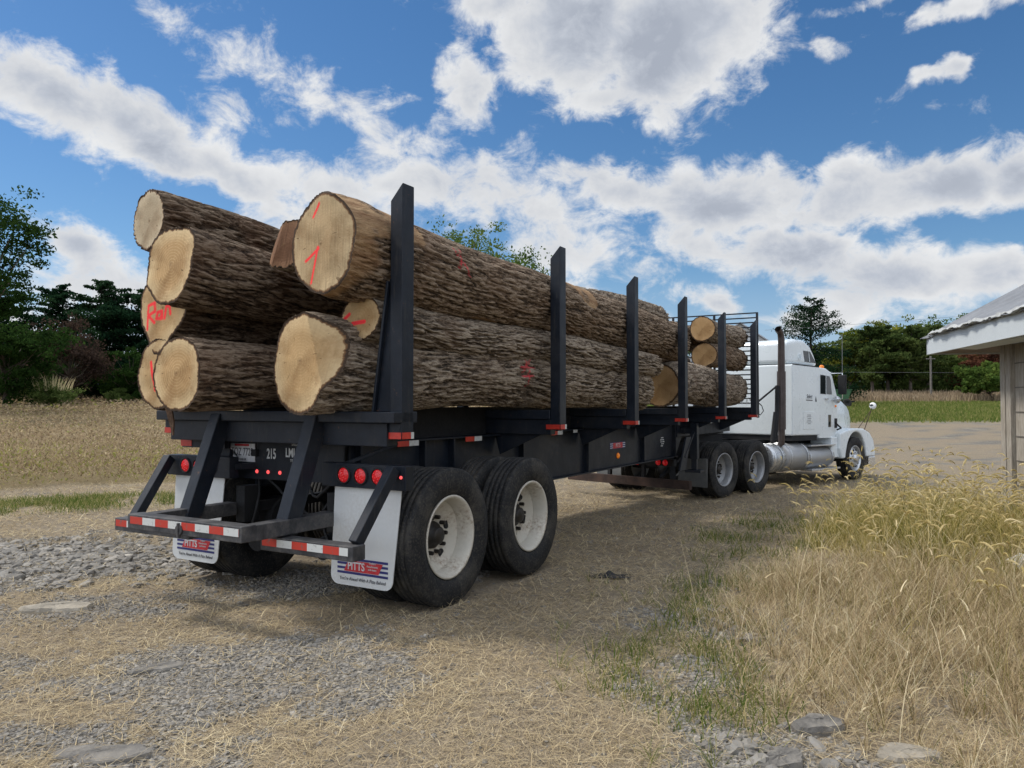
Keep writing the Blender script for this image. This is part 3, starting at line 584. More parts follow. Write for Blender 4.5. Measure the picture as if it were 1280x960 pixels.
def stones(name,label,p,size,rs,flatn=.55,hi=False,sink=.25,cat='gravel'):
    BV,BF=(IV,IF) if hi else (IV1,IF1); n=len(p); m=len(BV)
    jit=1+rs.uniform(-.28,.28,(n,m,1)); S=np.stack([rs.uniform(.8,1.45,n),rs.uniform(.6,1.1,n),rs.uniform(.35,.8,n)*flatn/.55],-1)*size[:,None]
    V=BV[None]*jit*S[:,None,:]; 
    if hi: V=np.round(V/(size[:,None,None]*.45))*(size[:,None,None]*.45)*.35+V*.65
    a=rs.uniform(0,2*PI,n); t=rs.uniform(-.35,.35,n); c,s=np.cos(t)[:,None],np.sin(t)[:,None]
    x,z=V[...,0]*c+V[...,2]*s,-V[...,0]*s+V[...,2]*c; y=V[...,1]; c,s=np.cos(a)[:,None],np.sin(a)[:,None]
    V=np.stack([x*c-y*s,x*s+y*c,z],-1)+onland(p)[:,None,:]; V[...,2]+=(size*(.45-sink)*.8)[:,None]
    Fq=(BF[None]+(np.arange(n)*m)[:,None,None]).reshape(-1,3)
    return tag(npmesh(name,V.reshape(-1,3),Fq,M['stone'],None,{'tint':np.repeat(rs.beta(2,2,n),m)}),label,cat,kind='stuff')
rs=np.random.RandomState(3)
p=scatter(34000,-9,6,2.4,13,lambda x,y:np.clip(m_gravel(x,y)*1.0+.03,0,1),rs,1.9)
stones('gravel_stones','loose grey crushed limestone scattered over the yard',p,.0035+.012*rs.rand(len(p))**3+.0009*p[:,1],rs,.55,False,.35)
p=scatter(1900,-9,-2.2,5.2,9.2,lambda x,y:(1-ss(.45,1.25,ell(x,y,-5.0,7.2,2.6,1.35,12)))*np.clip(.3+1.6*(fbm(x*2,y*2,19,3)-.2),0,1),rs,0)
stones('stone_patch','patch of fist sized grey stones left of the trailer rear',p,.014+.05*rs.rand(len(p))**1.6,rs,.5,True,.38,'stones')
p=scatter(80,.2,2.4,2.7,6.2,lambda x,y:np.maximum(1-ss(.5,1.1,ell(x,y,1.2,3.2,.5,.35)),1-ss(.5,1.1,ell(x,y,1.6,5.25,.4,.45)))*1.0,rs,0)
stones('rubble_stones','broken grey rubble poking through the weeds in the right foreground',p,rs.uniform(.02,.055,len(p)),rs,.6,True,.25,'stones')
def slab(name,label,x,y,rx,ry,h,rot,mat,seed,cat='rock',group=None):
    rs=np.random.RandomState(seed); n=26; m=7; V=[]; ph=rs.uniform(0,2*PI,4)
    for i in range(m+1):
        f=i/m; r=math.sin(f*PI/2) if i<m else 1.0
        for k in range(n):
            a=2*PI*k/n; q=1+.16*math.sin(2*a+ph[0])+.11*math.sin(3*a+ph[1])+.06*math.sin(5*a+ph[2])+.04*math.sin(9*a+ph[3])
            z=h*(1-.25*r*r) if i<m-1 else (h*.35 if i==m-1 else -.06)
            V.append((rx*r*q*math.cos(a),ry*r*q*math.sin(a),z+(rs.rand()-.5)*h*.18))
    Fq=[(i*n+k,(i+1)*n+k,(i+1)*n+(k+1)%n,i*n+(k+1)%n) for i in range(m) for k in range(n)]
    o=npmesh(name,np.array(V),np.array(Fq),M[mat],None,None,False); o.location=(x,y,float(tzn(np.array([x]),np.array([y]))[0])); o.rotation_euler=(0,0,R(rot))
    return tag(o,label,cat,group)
slab('flat_rock','pale tan flat slab of rock beside the stone patch at left',-3.32,5.62,.24,.12,.05,12,'slab',1)
slab('flat_rock','grey flat rock nearest the bottom left edge of the gravel strip',-1.76,3.30,.19,.09,.018,10,'grock',2)
slab('flat_rock','low grey rock half sunk in straw and gravel left of centre',-2.0,4.35,.15,.06,.02,35,'grock',3)
slab('flat_rock','rounded grey rock lying in the rubble at the bottom right',1.42,3.55,.13,.08,.045,0,'grock',4)
slab('flat_rock','cracked grey rock at the bottom edge under the weeds',1.12,3.22,.13,.08,.04,30,'grock',5)
slab('flat_rock','long pale rock at the bottom among dry weeds right of the cracked rock',1.70,3.30,.15,.07,.035,-12,'slab',6)
rs=np.random.RandomState(8); sx_,sy_=np.meshgrid(np.linspace(-1,1,17),np.linspace(-1,1,11)); ea=np.arctan2(sy_,sx_); er=1-.30*(np.sin(3*ea+.6)>.2)*np.abs(np.sin(3*ea+.6))-.15*np.sin(5*ea)
zz=.012+.045*np.exp(-((sx_+.05)**2/.05+(sy_-.2)**2/.3))+.02*(fbm(sx_*3+9,sy_*3+9,4,3)-.4); q_=np.stack([sx_*.16*er,sy_*.085*er,zz],-1).reshape(-1,3); ii=np.arange(187).reshape(11,17)
o=npmesh('rubber_scrap',q_,np.stack([ii[:-1,:-1],ii[:-1,1:],ii[1:,1:],ii[1:,:-1]],-1).reshape(-1,4),M['scrap'],None,None,False); o.modifiers.new('t','SOLIDIFY').thickness=.006; o.location=(.86,6.70,float(tzn(np.array([.86]),np.array([6.7]))[0])); o.rotation_euler=(0,0,R(-10)); tag(o,'black torn rubber scrap lying on straw right of the rear wheels','rubber scrap')
# ------------------------------------------------------------------ tall weeds on the right
def tufts(nt_,x0,x1,y0,y1,fn,rs,per,spread):
    c=scatter(nt_,x0,x1,y0,y1,fn,rs,0); k=np.maximum(3,rs.poisson(per,len(c))); ci=np.repeat(np.arange(len(c)),k); n=len(ci)
    a=rs.uniform(0,2*PI,n); r=np.abs(rs.normal(size=n))*spread; p=c[ci]+np.stack([r*np.cos(a),r*np.sin(a)],-1)
    vig=rs.uniform(.55,1.2,len(c))[ci]; hue=rs.uniform(-.22,.22,len(c))[ci]; return p,a+rs.normal(size=n)*.5,r/spread,vig,hue
def m_fox(x,y): return np.clip((1-ss(.6,1.15,ell(x,y,5.0,7.9,1.8,2.3,-20))),0,1)*(x<5.75+.22*(y-9))
def foxtail():
    rs=np.random.RandomState(33); p,az,rr,vig,hue=tufts(470,2.4,8,4.6,10.6,lambda x,y:np.maximum(m_fox(x,y),.16*(1-ss(.7,1.2,ell(x,y,3.8,5.4,1.5,1.9,-30)))),rs,20,.055); n=len(p)
    edge=.5+.5*np.clip(m_fox(p[:,0],p[:,1])*1.6,0,1); L=rs.uniform(.3,.82,n)*edge*vig
    V,Fq,tip,d,k=blades(onland(p),az,L,rs.uniform(.004,.010,n),np.clip(.06+.16*rr+rs.normal(size=n)*.06,0,.8),rs.uniform(.5,2.4,n),5,rs.uniform(-.7,.7,n))
    tint=np.clip(rs.beta(1.2,1.3,n)*.95+hue,0,1)
    h=np.where((rs.rand(n)<.12)&(L>.25))[0]; q=p[h]
    # a few taller stalks straying towards the truck
    e=np.concatenate([scatter(60,3.2,6.0,6.5,12,lambda x,y:(1-ss(.8,1.5,ell(x,y,4.7,8.9,1.6,2.8,-25)))*.6,rs,0),scatter(90,1.8,5.5,3.6,7.2,lambda x,y:(1-ss(.7,1.2,ell(x,y,3.7,5.4,1.6,2.0,-30)))*.8,rs,0)]); q=np.concatenate([q,e]); nh=len(q); r0=onland(q)
    L2=np.concatenate([L[h]*rs.uniform(1.0,1.3,len(h)),rs.uniform(.45,.85,len(e))]); L2=np.minimum(L2,.98); a2=rs.uniform(0,2*PI,nh)
    Vs,Fs,tp,dd,ks=blades(r0,a2,L2,np.full(nh,.0034),rs.uniform(0,.25,nh),rs.uniform(.3,.8,nh),5)
    segs=7; P=tp.copy(); a=rs.uniform(.5,.9,nh); cen=[P.copy()]; dirs=[]
    for i in range(segs):
        dvec=np.stack([np.sin(a)*np.cos(a2),np.sin(a)*np.sin(a2),np.cos(a)],-1); P=P+dvec*rs.uniform(.012,.019,nh)[:,None]; a=a+rs.uniform(.08,.34,nh); cen.append(P.copy()); dirs.append(dvec)
    C=np.stack(cen,1); dirs=np.stack(dirs+[dirs[-1]],1); rad=np.array([.001,.0046,.0060,.0062,.0056,.0046,.0030,.0006])
    s1=np.cross(dirs,np.array([0.1,.2,1.0])); s1/=np.linalg.norm(s1,axis=-1,keepdims=True)+1e-9; s2=np.cross(dirs,s1)
    ring=np.stack([C+rad[None,:,None]*(s1*math.cos(w)+s2*math.sin(w)) for w in (0,2*PI/5,4*PI/5,6*PI/5,8*PI/5)],2)
    base=(np.arange(nh)*40)[:,None,None]+(np.arange(7)*5)[None,:,None]; kk=np.arange(5)[None,None,:]; k2=(kk+1)%5
    HF=np.stack([base+kk,base+k2,base+5+k2,base+5+kk],-1).reshape(-1,4); HV=ring.reshape(-1,3)
    nb=34; bi=rs.randint(1,8,(nh,nb)); bp=np.take_along_axis(C,bi[...,None].repeat(3,-1),1)+rs.uniform(-.003,.003,(nh,nb,3)); bd=rs.normal(size=(nh,nb,3)); bd+=.8*np.take_along_axis(dirs,bi[...,None].repeat(3,-1),1); bd/=np.linalg.norm(bd,axis=-1,keepdims=True)
    bp=bp.reshape(-1,3); bd=bd.reshape(-1,3); sd_=np.cross(bd,rs.normal(size=bd.shape)); sd_/=np.linalg.norm(sd_,axis=-1,keepdims=True)
    BV=np.stack([bp-sd_*.0010,bp+sd_*.0010,bp+bd*.015+sd_*.0003,bp+bd*.015-sd_*.0003],1).reshape(-1,3); BF=np.arange(len(bp)*4).reshape(-1,4)
    o=0; FF=[]
    for v,f in zip([V,Vs,HV,BV],[Fq,Fs,HF,BF]): FF.append(f+o); o+=len(v)
    T=np.concatenate([np.repeat(tint,k),np.repeat(rs.uniform(.3,.75,nh),ks),np.repeat(rs.uniform(.6,1,nh),40),np.repeat(np.repeat(rs.uniform(.6,1,nh),nb),4)])
    tag(npmesh('foxtail_grass',np.concatenate([V,Vs,HV,BV]),np.concatenate(FF),M['foxtail'],None,{'tint':T}),'tall yellow green foxtail grass with nodding seed heads by the shed','tall grass',kind='stuff')
foxtail()
def m_pink(x,y):
    a=1-ss(.7,1.25,ell(x,y,3.4,4.95,1.85,2.2,-35)); return np.clip(a,0,1)
def pinkgrass():
    rs=np.random.RandomState(43); p,az,rr,vig,hue=tufts(860,.9,6.5,2.3,8.4,lambda x,y:m_pink(x,y)*(.35+.65*ss(.35,.6,fbm(x*1.9+7,y*1.9+7,71,3))),rs,21,.045); n=len(p); e=np.clip(m_pink(p[:,0],p[:,1])*1.3,0,1)
    L=rs.uniform(.14,.46,n)*(.4+.6*e)*vig; z=onland(p)
    V,Fq,tip,td,k=blades(z,az,L,rs.uniform(.0022,.0048,n),np.clip(.1+.22*rr+rs.normal(size=n)*.08,0,1.1),rs.uniform(.5,2.1,n),4,rs.uniform(-.9,.9,n))
    # airy branching tops
    h=np.where(rs.rand(n)<.42)[0]; h3=np.repeat(h,3); m=len(h3); f=rs.uniform(.45,1,m)[:,None]; r3=z[h3]*(1-f)+tip[h3]*f; r3[:,2]+=.02*rs.rand(m)
    V2,F2,_,_,kb=blades(r3,rs.uniform(0,2*PI,m),rs.uniform(.03,.11,m),rs.uniform(.0012,.0024,m),rs.uniform(.2,1.2,m),rs.uniform(.6,1.9,m),2,rs.uniform(-1,1,m))
    t=np.clip(rs.beta(.9,1.15,n)+hue,0,1); t2=np.clip(rs.beta(2.4,1.6,m)+hue[h3],0,1)
    q=scatter(150,1.2,5.6,2.6,8.2,lambda x,y:m_pink(x,y),rs,0); m4=len(q); V4,F4,_,_,k4=blades(onland(q),rs.uniform(0,2*PI,m4),rs.uniform(.4,.85,m4),rs.uniform(.003,.0048,m4),rs.uniform(0,.45,m4),rs.uniform(.5,1.5,m4),7,rs.uniform(-.5,.5,m4))
    tag(npmesh('fine_dead_grass',np.concatenate([V,V2,V4]),np.concatenate([Fq,F2+len(V),F4+len(V)+len(V2)]),M['pinkgrass'],None,{'tint':np.concatenate([np.repeat(t,k),np.repeat(t2,kb),np.full(len(V4),.9)])}),'fine tan dead grass filling the lower right foreground','dead grass',kind='stuff')
    # sparse tufts reaching out over the yard, some green
    q,az,rr,vig,hue=tufts(210,.2,4.6,2.6,11,lambda x,y:np.clip((1-ss(.45,1.3,ell(x,y,2.2,6.0,1.5,4.4,-30)))*.9,0,1),rs,14,.03); m=len(q)
    V2,F2,_,_,k2=blades(onland(q),az,rs.uniform(.05,.22,m)*vig,rs.uniform(.002,.0048,m),np.clip(.15+.3*rr,0,1.2),rs.uniform(.7,2.0,m),3,rs.uniform(-.8,.8,m))
    tag(npmesh('weed_tufts',V2,F2,M['greengrass'],None,{'tint':np.repeat(np.clip(rs.beta(2.2,1.5,m)+hue*1.3,0,1),k2)}),'scattered half green weed tufts along the edge of the yard','weeds',kind='stuff')
    # broad curled dry leaves at the right edge
    r=scatter(170,1.2,5.2,2.6,6.8,lambda x,y:m_pink(x,y)*.6+.6*(x>3.2),rs,0); m=len(r); z=onland(r); z[:,2]+=rs.uniform(.0,.35,m)
    V3,F3,_,_,k3=blades(z,rs.uniform(0,2*PI,m),rs.uniform(.08,.28,m),rs.uniform(.004,.012,m),rs.uniform(0,.7,m),rs.uniform(1.6,2.8,m),6,rs.uniform(-1,1,m))
    tag(npmesh('curled_dry_leaves',V3,F3,M['pinkgrass'],None,{'tint':np.repeat(rs.uniform(.75,1,m),k3)},True),'long curled bleached leaves sticking out of the dead grass at right','dry leaves',kind='stuff')
pinkgrass()
# ------------------------------------------------------------------ logs
def T2W(t,s,z): return Vector((C0[0]+s*UX+t*UY,C0[1]+s*UY-t*UX,z))
def segdist(px,py,lines):
    d=np.full(px.shape,9.)
    for ln in lines:
        for (x0,y0),(x1,y1) in zip(ln[:-1],ln[1:]):
            dx,dy=x1-x0,y1-y0; t=np.clip(((px-x0)*dx+(py-y0)*dy)/(dx*dx+dy*dy+1e-12),0,1); d=np.minimum(d,np.hypot(px-x0-t*dx,py-y0-t*dy))
    return d
def make_log(label,p0,p1,r0,r1,seed,mat='bark',face='wood',harm=.05,flare=.12,wedge=(0,0,0,0,0),paint=None,bpaint=None,ry=1.0,hi=True,sag=.0,furrow=.023,wood=None,roll=0,ffar=None,lump=.02,na=None,bev=0,cut=()):
    """p0 rear centre, p1 front centre as (t,s,z) on the trailer; local +x runs forward, +y to the left"""
    P0=T2W(*p0);P1=T2W(*p1); d=P1-P0; L=d.length; d.normalize(); y=Vector((0,0,1)).cross(d).normalized(); z=d.cross(y)
    Mx=Matrix((d,y,z)).transposed()
    o=thing('saw_log',label,'log',P0,Mx.to_euler(),'saw logs loaded on the trailer')
    rs=np.random.RandomState(seed); na=na or (260 if hi else 140); nx=int(L/(.02 if hi else .034))+2
    th=np.linspace(0,2*PI,na,endpoint=False)[None,:]; u=np.linspace(0,1,nx)[:,None]; X=u*L
    R0=r0+(r1-r0)*u**.8; R0=R0*(1+flare*np.exp(-X/.45))
    for k_ in (2,3,4,5):
        R0=R0*(1+harm*rs.uniform(.4,1)/(k_-1)**.7*np.cos(k_*th+rs.uniform(0,2*PI)+X*rs.uniform(-.12,.12)))
    sx=1.0
    for ca,cd in cut:
        cc=np.cos(th-R(ca)); lim=np.where(cc>.15,r0*(1+flare)*cd/np.maximum(cc,.15),9.); k2=(1-ss(.0,1.0,X))*.9+.1
        R0=R0-np.maximum(R0-lim,0)*k2
    if cut:
        kw=np.hanning(int(na*.11)|1); kw/=kw.sum(); hw=len(kw)//2; Rp=np.concatenate([R0[:,-hw:],R0,R0[:,:hw]],1); R0=sum(kw[i]*Rp[:,i:i+na] for i in range(len(kw)))
    R0=R0+lump*(vnoise(th/(2*PI)*6,X*1.1,seed+40,6)-.5)*2
    cu=max(16,int(2*PI*r0/(.024 if mat=='barkd' else .019))); T_=th/(2*PI)
    wq=(vnoise(T_*10,X*2.2,seed+3,10)-.5)*1.6+(vnoise(T_*36,X*9,seed+9,36)-.5)*1.1
    n1=vnoise(T_*cu+wq,X*7.5+vnoise(T_*cu,X*2,seed+5,cu)*3,seed+1,cu)
    n2=vnoise(T_*cu*2+wq*2,X*15+vnoise(T_*cu,X*5,seed+6,cu)*3,seed+2,cu*2)
    n3=vnoise(T_*cu*3+wq,X*38,seed+4,cu*3)
    b=ss(.26,.66,n1*.52+n2*.33+n3*.15)
    fur=furrow
    wood=wood if wood is not None else .045
    if True:
        wmask=(vnoise(th/(2*PI)*7,X*1.6,seed+77,7)>1-wood).astype(float)*ss(.0,.3,vnoise(th/(2*PI)*30,X*6,seed+78,30))
    else: wmask=np.zeros((nx,na))
    rr=R0+(b-.6)*fur*(1-wmask)*(.4+.6*ss(.0,.10,X))
    if bev: R1=1-bev*np.exp(-(X/.16)**2); rr=rr*R1; wm2=ss(.17,.08,X+ (vnoise(th/(2*PI)*9,X*4,seed+66,9)-.5)*.25 + .25*(1+np.cos(th-PI*1.08))*-.35+.12); wmask=np.maximum(wmask,np.clip(wm2,0,1))
    Y=rr*np.cos(th)*sx; Z=rr*np.sin(th)*ry
    w=wedge
    def xe(Y,Z): return np.maximum(w[0]*Y+w[1]*Z, w[2]*Y+w[3]*Z+w[4]) if any(w) else 0*Y
    xb=xe(Y[:1]*0+Y[0:1],Z[0:1])*np.exp(-u*L/.5*1.0)
    Xv=X+xb+0*Y
    Xv[1:]=np.maximum(Xv[1:],Xv[0:1]+.004*np.arange(1,nx)[:,None]) if any(w) else Xv[1:]
    bn_=rs.uniform(-.035,.035,2); Z=Z+bn_[0]*np.sin(PI*u)+.012*np.sin(X*2.3+seed); Y=Y+bn_[1]*np.sin(PI*u)*.6
    for kx_ in range(int(L*.8)):   # knots
        xk,tk_=rs.uniform(.4,L-.3),rs.uniform(0,2*PI); dk=np.sqrt((X-xk)**2+(r0*((th-tk_+PI)%(2*PI)-PI))**2); bump_=.028*np.exp(-(dk/.07)**2)-.03*np.exp(-(dk/.025)**2); Y=Y+bump_*np.cos(th); Z=Z+bump_*np.sin(th); b=np.clip(b-.8*np.exp(-(dk/.028)**2),0,1)
    idx=np.arange(nx*na).reshape(nx,na); nxt=np.roll(idx,-1,1)
    Fq=np.stack([idx[:-1],nxt[:-1],nxt[1:],idx[1:]],-1).reshape(-1,4)
    at={'bark':b.ravel(),'wood':wmask.ravel()}
    if bpaint is not None:
        # strokes in (arc length from the right hand side going up, distance along the log)
        arc=((th-PI+PI)%(2*PI)-PI); arc=-(arc)*r0   # right side is th=pi
        a2=np.where(True,(PI-th)*r0,0)
        dd=segdist(X+0*th,a2+0*X,bpaint[0]); at['paint']=np.clip((bpaint[1]-dd)/.012,0,1).ravel()
    npmesh('bark',np.stack([Xv,Y,Z],-1).reshape(-1,3),Fq,M[mat],o,at,True)
    def cap(xrow,Yr,Zr,fn,ff,pt,name='cut_face'):
        nr=30; q=np.linspace(0,1,nr+1)[1:][:,None]; yc,zc=Yr.mean(),Zr.mean()
        YY=yc+(Yr-yc)[None]*q; ZZ=zc+(Zr-zc)[None]*q; rs2=np.random.RandomState(seed+5)
        XX=fn(YY,ZZ)+(vnoise(YY*9+50,ZZ*9+50,seed+8)-.5)*.012
        XX[-1]=xrow
        V=np.concatenate([np.stack([XX,YY,ZZ],-1).reshape(-1,3),[[float(fn(np.array([yc]),np.array([zc]))[0]),yc,zc]]]); n=Yr.shape[0]
        ix=np.arange(nr*n).reshape(nr,n); nx_=np.roll(ix,-1,1); F1=np.stack([ix[:-1],ix[1:],nx_[1:],nx_[:-1]],-1).reshape(-1,4)
        c=nr*n; F2=np.stack([np.full(n,c),ix[0],nx_[0],nx_[0]],-1)
        # last fan as quads collapsed would be degenerate: close with a ring of quads between pairs
        F2=np.array([(c,ix[0][i],ix[0][(i+1)%n],ix[0][(i+2)%n]) for i in range(0,n,2)])
        a={'rad':np.concatenate([np.repeat(q.ravel(),n),[0]])}
        if pt is not None:
            dd=segdist(-V[:,1],V[:,2],pt[0]); a['paint']=np.clip((pt[1]-dd)/.006,0,1)
        npmesh(name,V,np.concatenate([F1,F2]),M[ff],o,a,False)
    cap(Xv[0],Y[0],Z[0],xe,face,paint)
    xl=float(Xv[-1].mean())
    cap(Xv[-1],Y[-1],Z[-1],lambda a,b_:xl+0*a,ffar or 'woodo',None)
    return o
V_=[[(-.10,.10),(-.04,-.12),(.07,.12)]]
RAN=[[(-.17,-.16),(-.17,.03),(-.09,.05),(-.08,-.02),(-.16,-.05),(-.08,-.11)],[(.0,-.02),(-.05,-.03),(-.06,-.08),(-.01,-.08),(.0,-.02),(.01,-.08)],[(.04,-.08),(.05,.01),(.09,.02),(.11,-.05)]]
# left column, rear ends
make_log('thin log on top of the left column, highest rear end at far left',(-.93,-1.0,2.93),(-.75,4.6,2.80),.236,.20,1,'barkd','woodp',.03,.06,(0.08,0,0,0,-9),furrow=.045,cut=((245,.88),(205,.9)))
make_log('squarish pale ended log just below the top left one',(-.44,-1.15,2.52),(-.42,5.0,2.35),.29,.22,2,'barkd','wooda',.05,.05,(0,.08,0,0,-9),cut=((92,.86),(178,.80),(222,.80),(0,.92),(310,.93)))
make_log('log with red letters sprayed on its rear end in the left column',(-.93,-.88,2.27),(-.84,5.2,2.22),.30,.24,3,'barkd','wood',.13,.08,(0,.05,0,0,-9),(RAN,.017),ry=1.2,cut=((150,.84),(55,.82),(325,.86),(230,.78),(0,.9)))
make_log('bottom left log with a pink V sprayed on its rear end',(-.93,-.90,1.74),(-.84,5.2,1.74),.268,.24,4,'barkd','wood',.03,.04,(0,0,0,0,0),(V_,.018),cut=((20,.92),(300,.88),(250,.93)))
make_log('short ringed bottom log in front of the one marked V',(-.29,-1.2,1.735),(-.22,4.5,1.72),.255,.22,5,'barkd','wooda',.018,.02,(0,.04,0,0,-9))
# middle and right columns
make_log('reddish broken ended log wedged behind the big top log',(.14,-.66,2.72),(.42,6.9,2.80),.17,.26,6,'barkg','woodr',.12,.05,(.6,.3,-.5,.2,.05),furrow=.04)
make_log('biggest log, on top at the right, with a large slanted sawn end',(.80,-.90,2.60),(.86,6.45,2.46),.345,.262,7,'bark','woodf',.035,.12,(.22,.0,-.10,.0,-.04),([[(-.17,-.10),(-.02,-.03)],[(-.03,-.02),(-.10,-.26)],[(-.09,.20),(-.02,.28)]],.014),hi=True,bev=.09,cut=((300,.93),(195,.92),(60,.96)),bpaint=([[(1.18,.20),(1.24,.10),(1.20,.02)],[(1.28,.22),(1.24,.10),(1.36,-.02)]],.012),wood=.22)
make_log('middle log squeezed between the top and bottom logs on the right side',(.86,-.58,2.10),(.985,5.15,2.02),.165,.165,8,'barkg','wood',.05,.1,(0,.1,0,0,-9),([[(-.13,.02),(-.09,.05)],[(-.05,-.02),(.06,-.01)]],.018),furrow=.028)
make_log('bottom right log with a blocky light sawn end facing out',(.64,-.92,1.80),(.83,5.0,1.72),.295,.25,9,'barkg','wood',.085,.10,(.05,.03,-1.15,.45,-.20),None,ry=1.1,cut=((8,.84),(75,.95),(118,.93),(330,.9),(215,.92)),bpaint=([[(2.55,.16),(2.62,.0),(2.60,-.14)],[(2.46,.05),(2.72,.06)],[(2.50,-.04),(2.70,-.02)],[(2.5,.0),(2.66,.14)]],.012),wood=.07)
# front bundle
make_log('upper small log of the front bundle by the headboard',(.86,8.0,2.79),(.86,10.26,2.80),.205,.225,10,'barkg','woodo',.03,.02,hi=False)
make_log('second small log of the front bundle, between the upper and lower ones',(.86,8.1,2.36),(.87,10.24,2.37),.212,.222,11,'bark','woodo',.03,.02,hi=False)
make_log('thick lower front log whose orange end touches the bottom long log',(.80,6.0,1.785),(.83,8.25,1.82),.295,.32,12,'barkg','woodo',.04,.05,hi=False)
make_log('rounded lower front log closest to the headboard',(.80,8.3,1.79),(.80,10.24,1.81),.30,.29,13,'barkg','woodo',.04,.02,hi=False)
make_log('inner upper log of the front bundle on the far side',(.35,7.9,2.70),(.35,10.1,2.70),.22,.22,14,'bark','woodo',.03,.02,hi=False)
make_log('inner lower log of the front bundle on the far side',(.18,6.2,1.78),(.18,10.1,1.78),.28,.26,15,'bark','woodo',.03,.02,hi=False)
make_log('far side bottom log of the front bundle',(-.50,6.2,1.78),(-.50,10.1,1.78),.29,.26,16,'bark','woodo',.03,.02,hi=False)
make_log('far side second layer log of the front bundle',(-.2,7.2,2.27),(-.2,10.1,2.27),.24,.24,17,'bark','woodo',.03,.02,hi=False)
make_log('core log buried in the middle of the long pile',(.16,.9,2.22),(.2,5.2,2.2),.235,.22,18,'barkd','wood',.03,.02,hi=False)
# torn strip of bark hanging from the load
m=MB(); pts=[(0,0,0),(.012,.0,-.09),(.03,.01,-.19),(.055,0,-.285)]
for i in range(3):
    w0=(.028,.03,.022,.003)[i]; w1=(.028,.03,.022,.003)[i+1]; a,b=Vector(pts[i]),Vector(pts[i+1]); m.hexa([a+Vector((-w0,-.006,0)),a+Vector((w0,-.006,0)),a+Vector((w0,.006,0)),a+Vector((-w0,.006,0)),b+Vector((-w1,-.006,0)),b+Vector((w1,-.006,0)),b+Vector((w1,.006,0)),b+Vector((-w1,.006,0))])
o=m.build('bark_strip',M['barkrag'],None); o.location=T2W(-.50,-1.12,1.56); o.rotation_euler=(0,0,R(-20)); tag(o,'torn strip of brown bark dangling below the bottom left logs','bark strip')
# ------------------------------------------------------------------ wheels
def tyre_prof(rt,rr,w):
    h=w/2; p=[(-h*.62,rr-.012),(-h*.80,rr+.006),(-h*.93,rr+.03),(-h*1.0,(rt+rr)/2-.02),(-h*1.0,(rt+rr)/2+.02),(-h*.97,rt-.055),(-h*.955,rt-.05),(-h*.93,rt-.03),(-h*.90,rt-.012),(-h*.84,rt-.003)]
    g=[-.52,-.18,.18,.52]
    for c in g: p+=[((c-.045)*h,rt),((c-.04)*h,rt-.012),((c+.04)*h,rt-.012),((c+.045)*h,rt)]
    q=[(-a,r) for a,r in p[:10]][::-1]
    return p+q
def make_wheel(parent,loc,rt=.515,w=.27,style='dish',mat='rim',side=1,hub=True):
    """axis x; side=+1: outer face towards +x"""
    rr=.298*rt/.515; h=w/2*side; s=side
    m=MB()
    # barrel and flange
    m.lathe([(h*.80,rr+.012),(h*.86,rr+.014),(h*.88,rr),(h*.80,rr-.012),(h*.55,rr-.022),(h*.25,rr-.035),(-h*.2,rr-.038),(-h*.62,rr-.03),(-h*.8,rr),(-h*.8,rr+.012)],(0,0,0),n=56)
    if style=='dish':   # outer dual: disc recessed deep inside
        dx=-h*.30
        m.lathe([(dx+.03*s,rr-.036),(dx+.02*s,rr-.06),(dx-.015*s,rr-.10),(dx-.03*s,.10),(dx-.03*s,.0001)],(0,0,0),n=56)
    elif style=='inner':
        dx=h*.35; m.lathe([(dx,rr-.036),(dx,.0001)],(0,0,0),n=32)
    else:               # steer: convex polished disc
        m.lathe([(h*.35,rr-.035),(h*.62,rr-.06),(h*.80,.17),(h*.84,.12),(h*.8,.0001)],(0,0,0),n=56)
    o=m.build('wheel',M[mat],parent,weld=True); o.location=loc
    t=MB(); t.lathe(tyre_prof(rt,rr+.012,w),(0,0,0),n=84); t.build('tyre',M['tyre'],o)
    hs=MB()
    if style=='dish':
        dx=-h*.30
        for k in range(5):
            a=2*PI*k/5+.3; hs.disc((dx-.018*s,math.cos(a)*.185,math.sin(a)*.185),.032,n=14,d=.006)
        hs.build('hand_hole',M['dark'],o)
        if hub:
            b=MB(); b.lathe([(dx-.03*s,.105),(dx-.005*s,.10),(dx+.0*s,.072),(dx+.045*s,.066),(dx+.055*s,.055),(dx+.06*s,.0001)],(0,0,0),n=24)
            for k in range(10):
                a=2*PI*k/10; b.lathe([(dx-.03*s,.017),(dx+.018*s,.016),(dx+.022*s,.0001)],(0,math.cos(a)*.137,math.sin(a)*.137),n=6,smooth=False)
            b.build('hub',M['hub'],o)
    elif style=='steer':
        for k in range(10):
            a=2*PI*k/10; hs.disc((h*.70,math.cos(a)*.195,math.sin(a)*.195),.03,n=14,d=.012)
        hs.build('hand_hole',M['dark'],o)
        b=MB(); b.lathe([(h*.8,.10),(h*1.2,.085),(h*1.25,.06),(h*1.25,.0001)],(0,0,0),n=24)
        for k in range(10):
            a=2*PI*(k+.5)/10; b.lathe([(h*.78,.015),(h*1.0,.015),(h*1.02,.0001)],(0,math.cos(a)*.14,math.sin(a)*.14),n=6,smooth=False)
        b.build('hub',M['alu'],o)
    return o
def tape(m1,m2,x0,x1,y0,y1,z0,z1,n,axis='x'):
    """alternating red (m1) / white (m2) reflective blocks"""
    for i in range(n):
        a,b=i/n,(i+1)/n; mm=m1 if i%2==0 else m2
        if axis=='x': mm.box(x0+(x1-x0)*a,x0+(x1-x0)*b,y0,y1,z0,z1)
        else: mm.box(x0,x1,y0+(y1-y0)*a,y0+(y1-y0)*b,z0,z1)
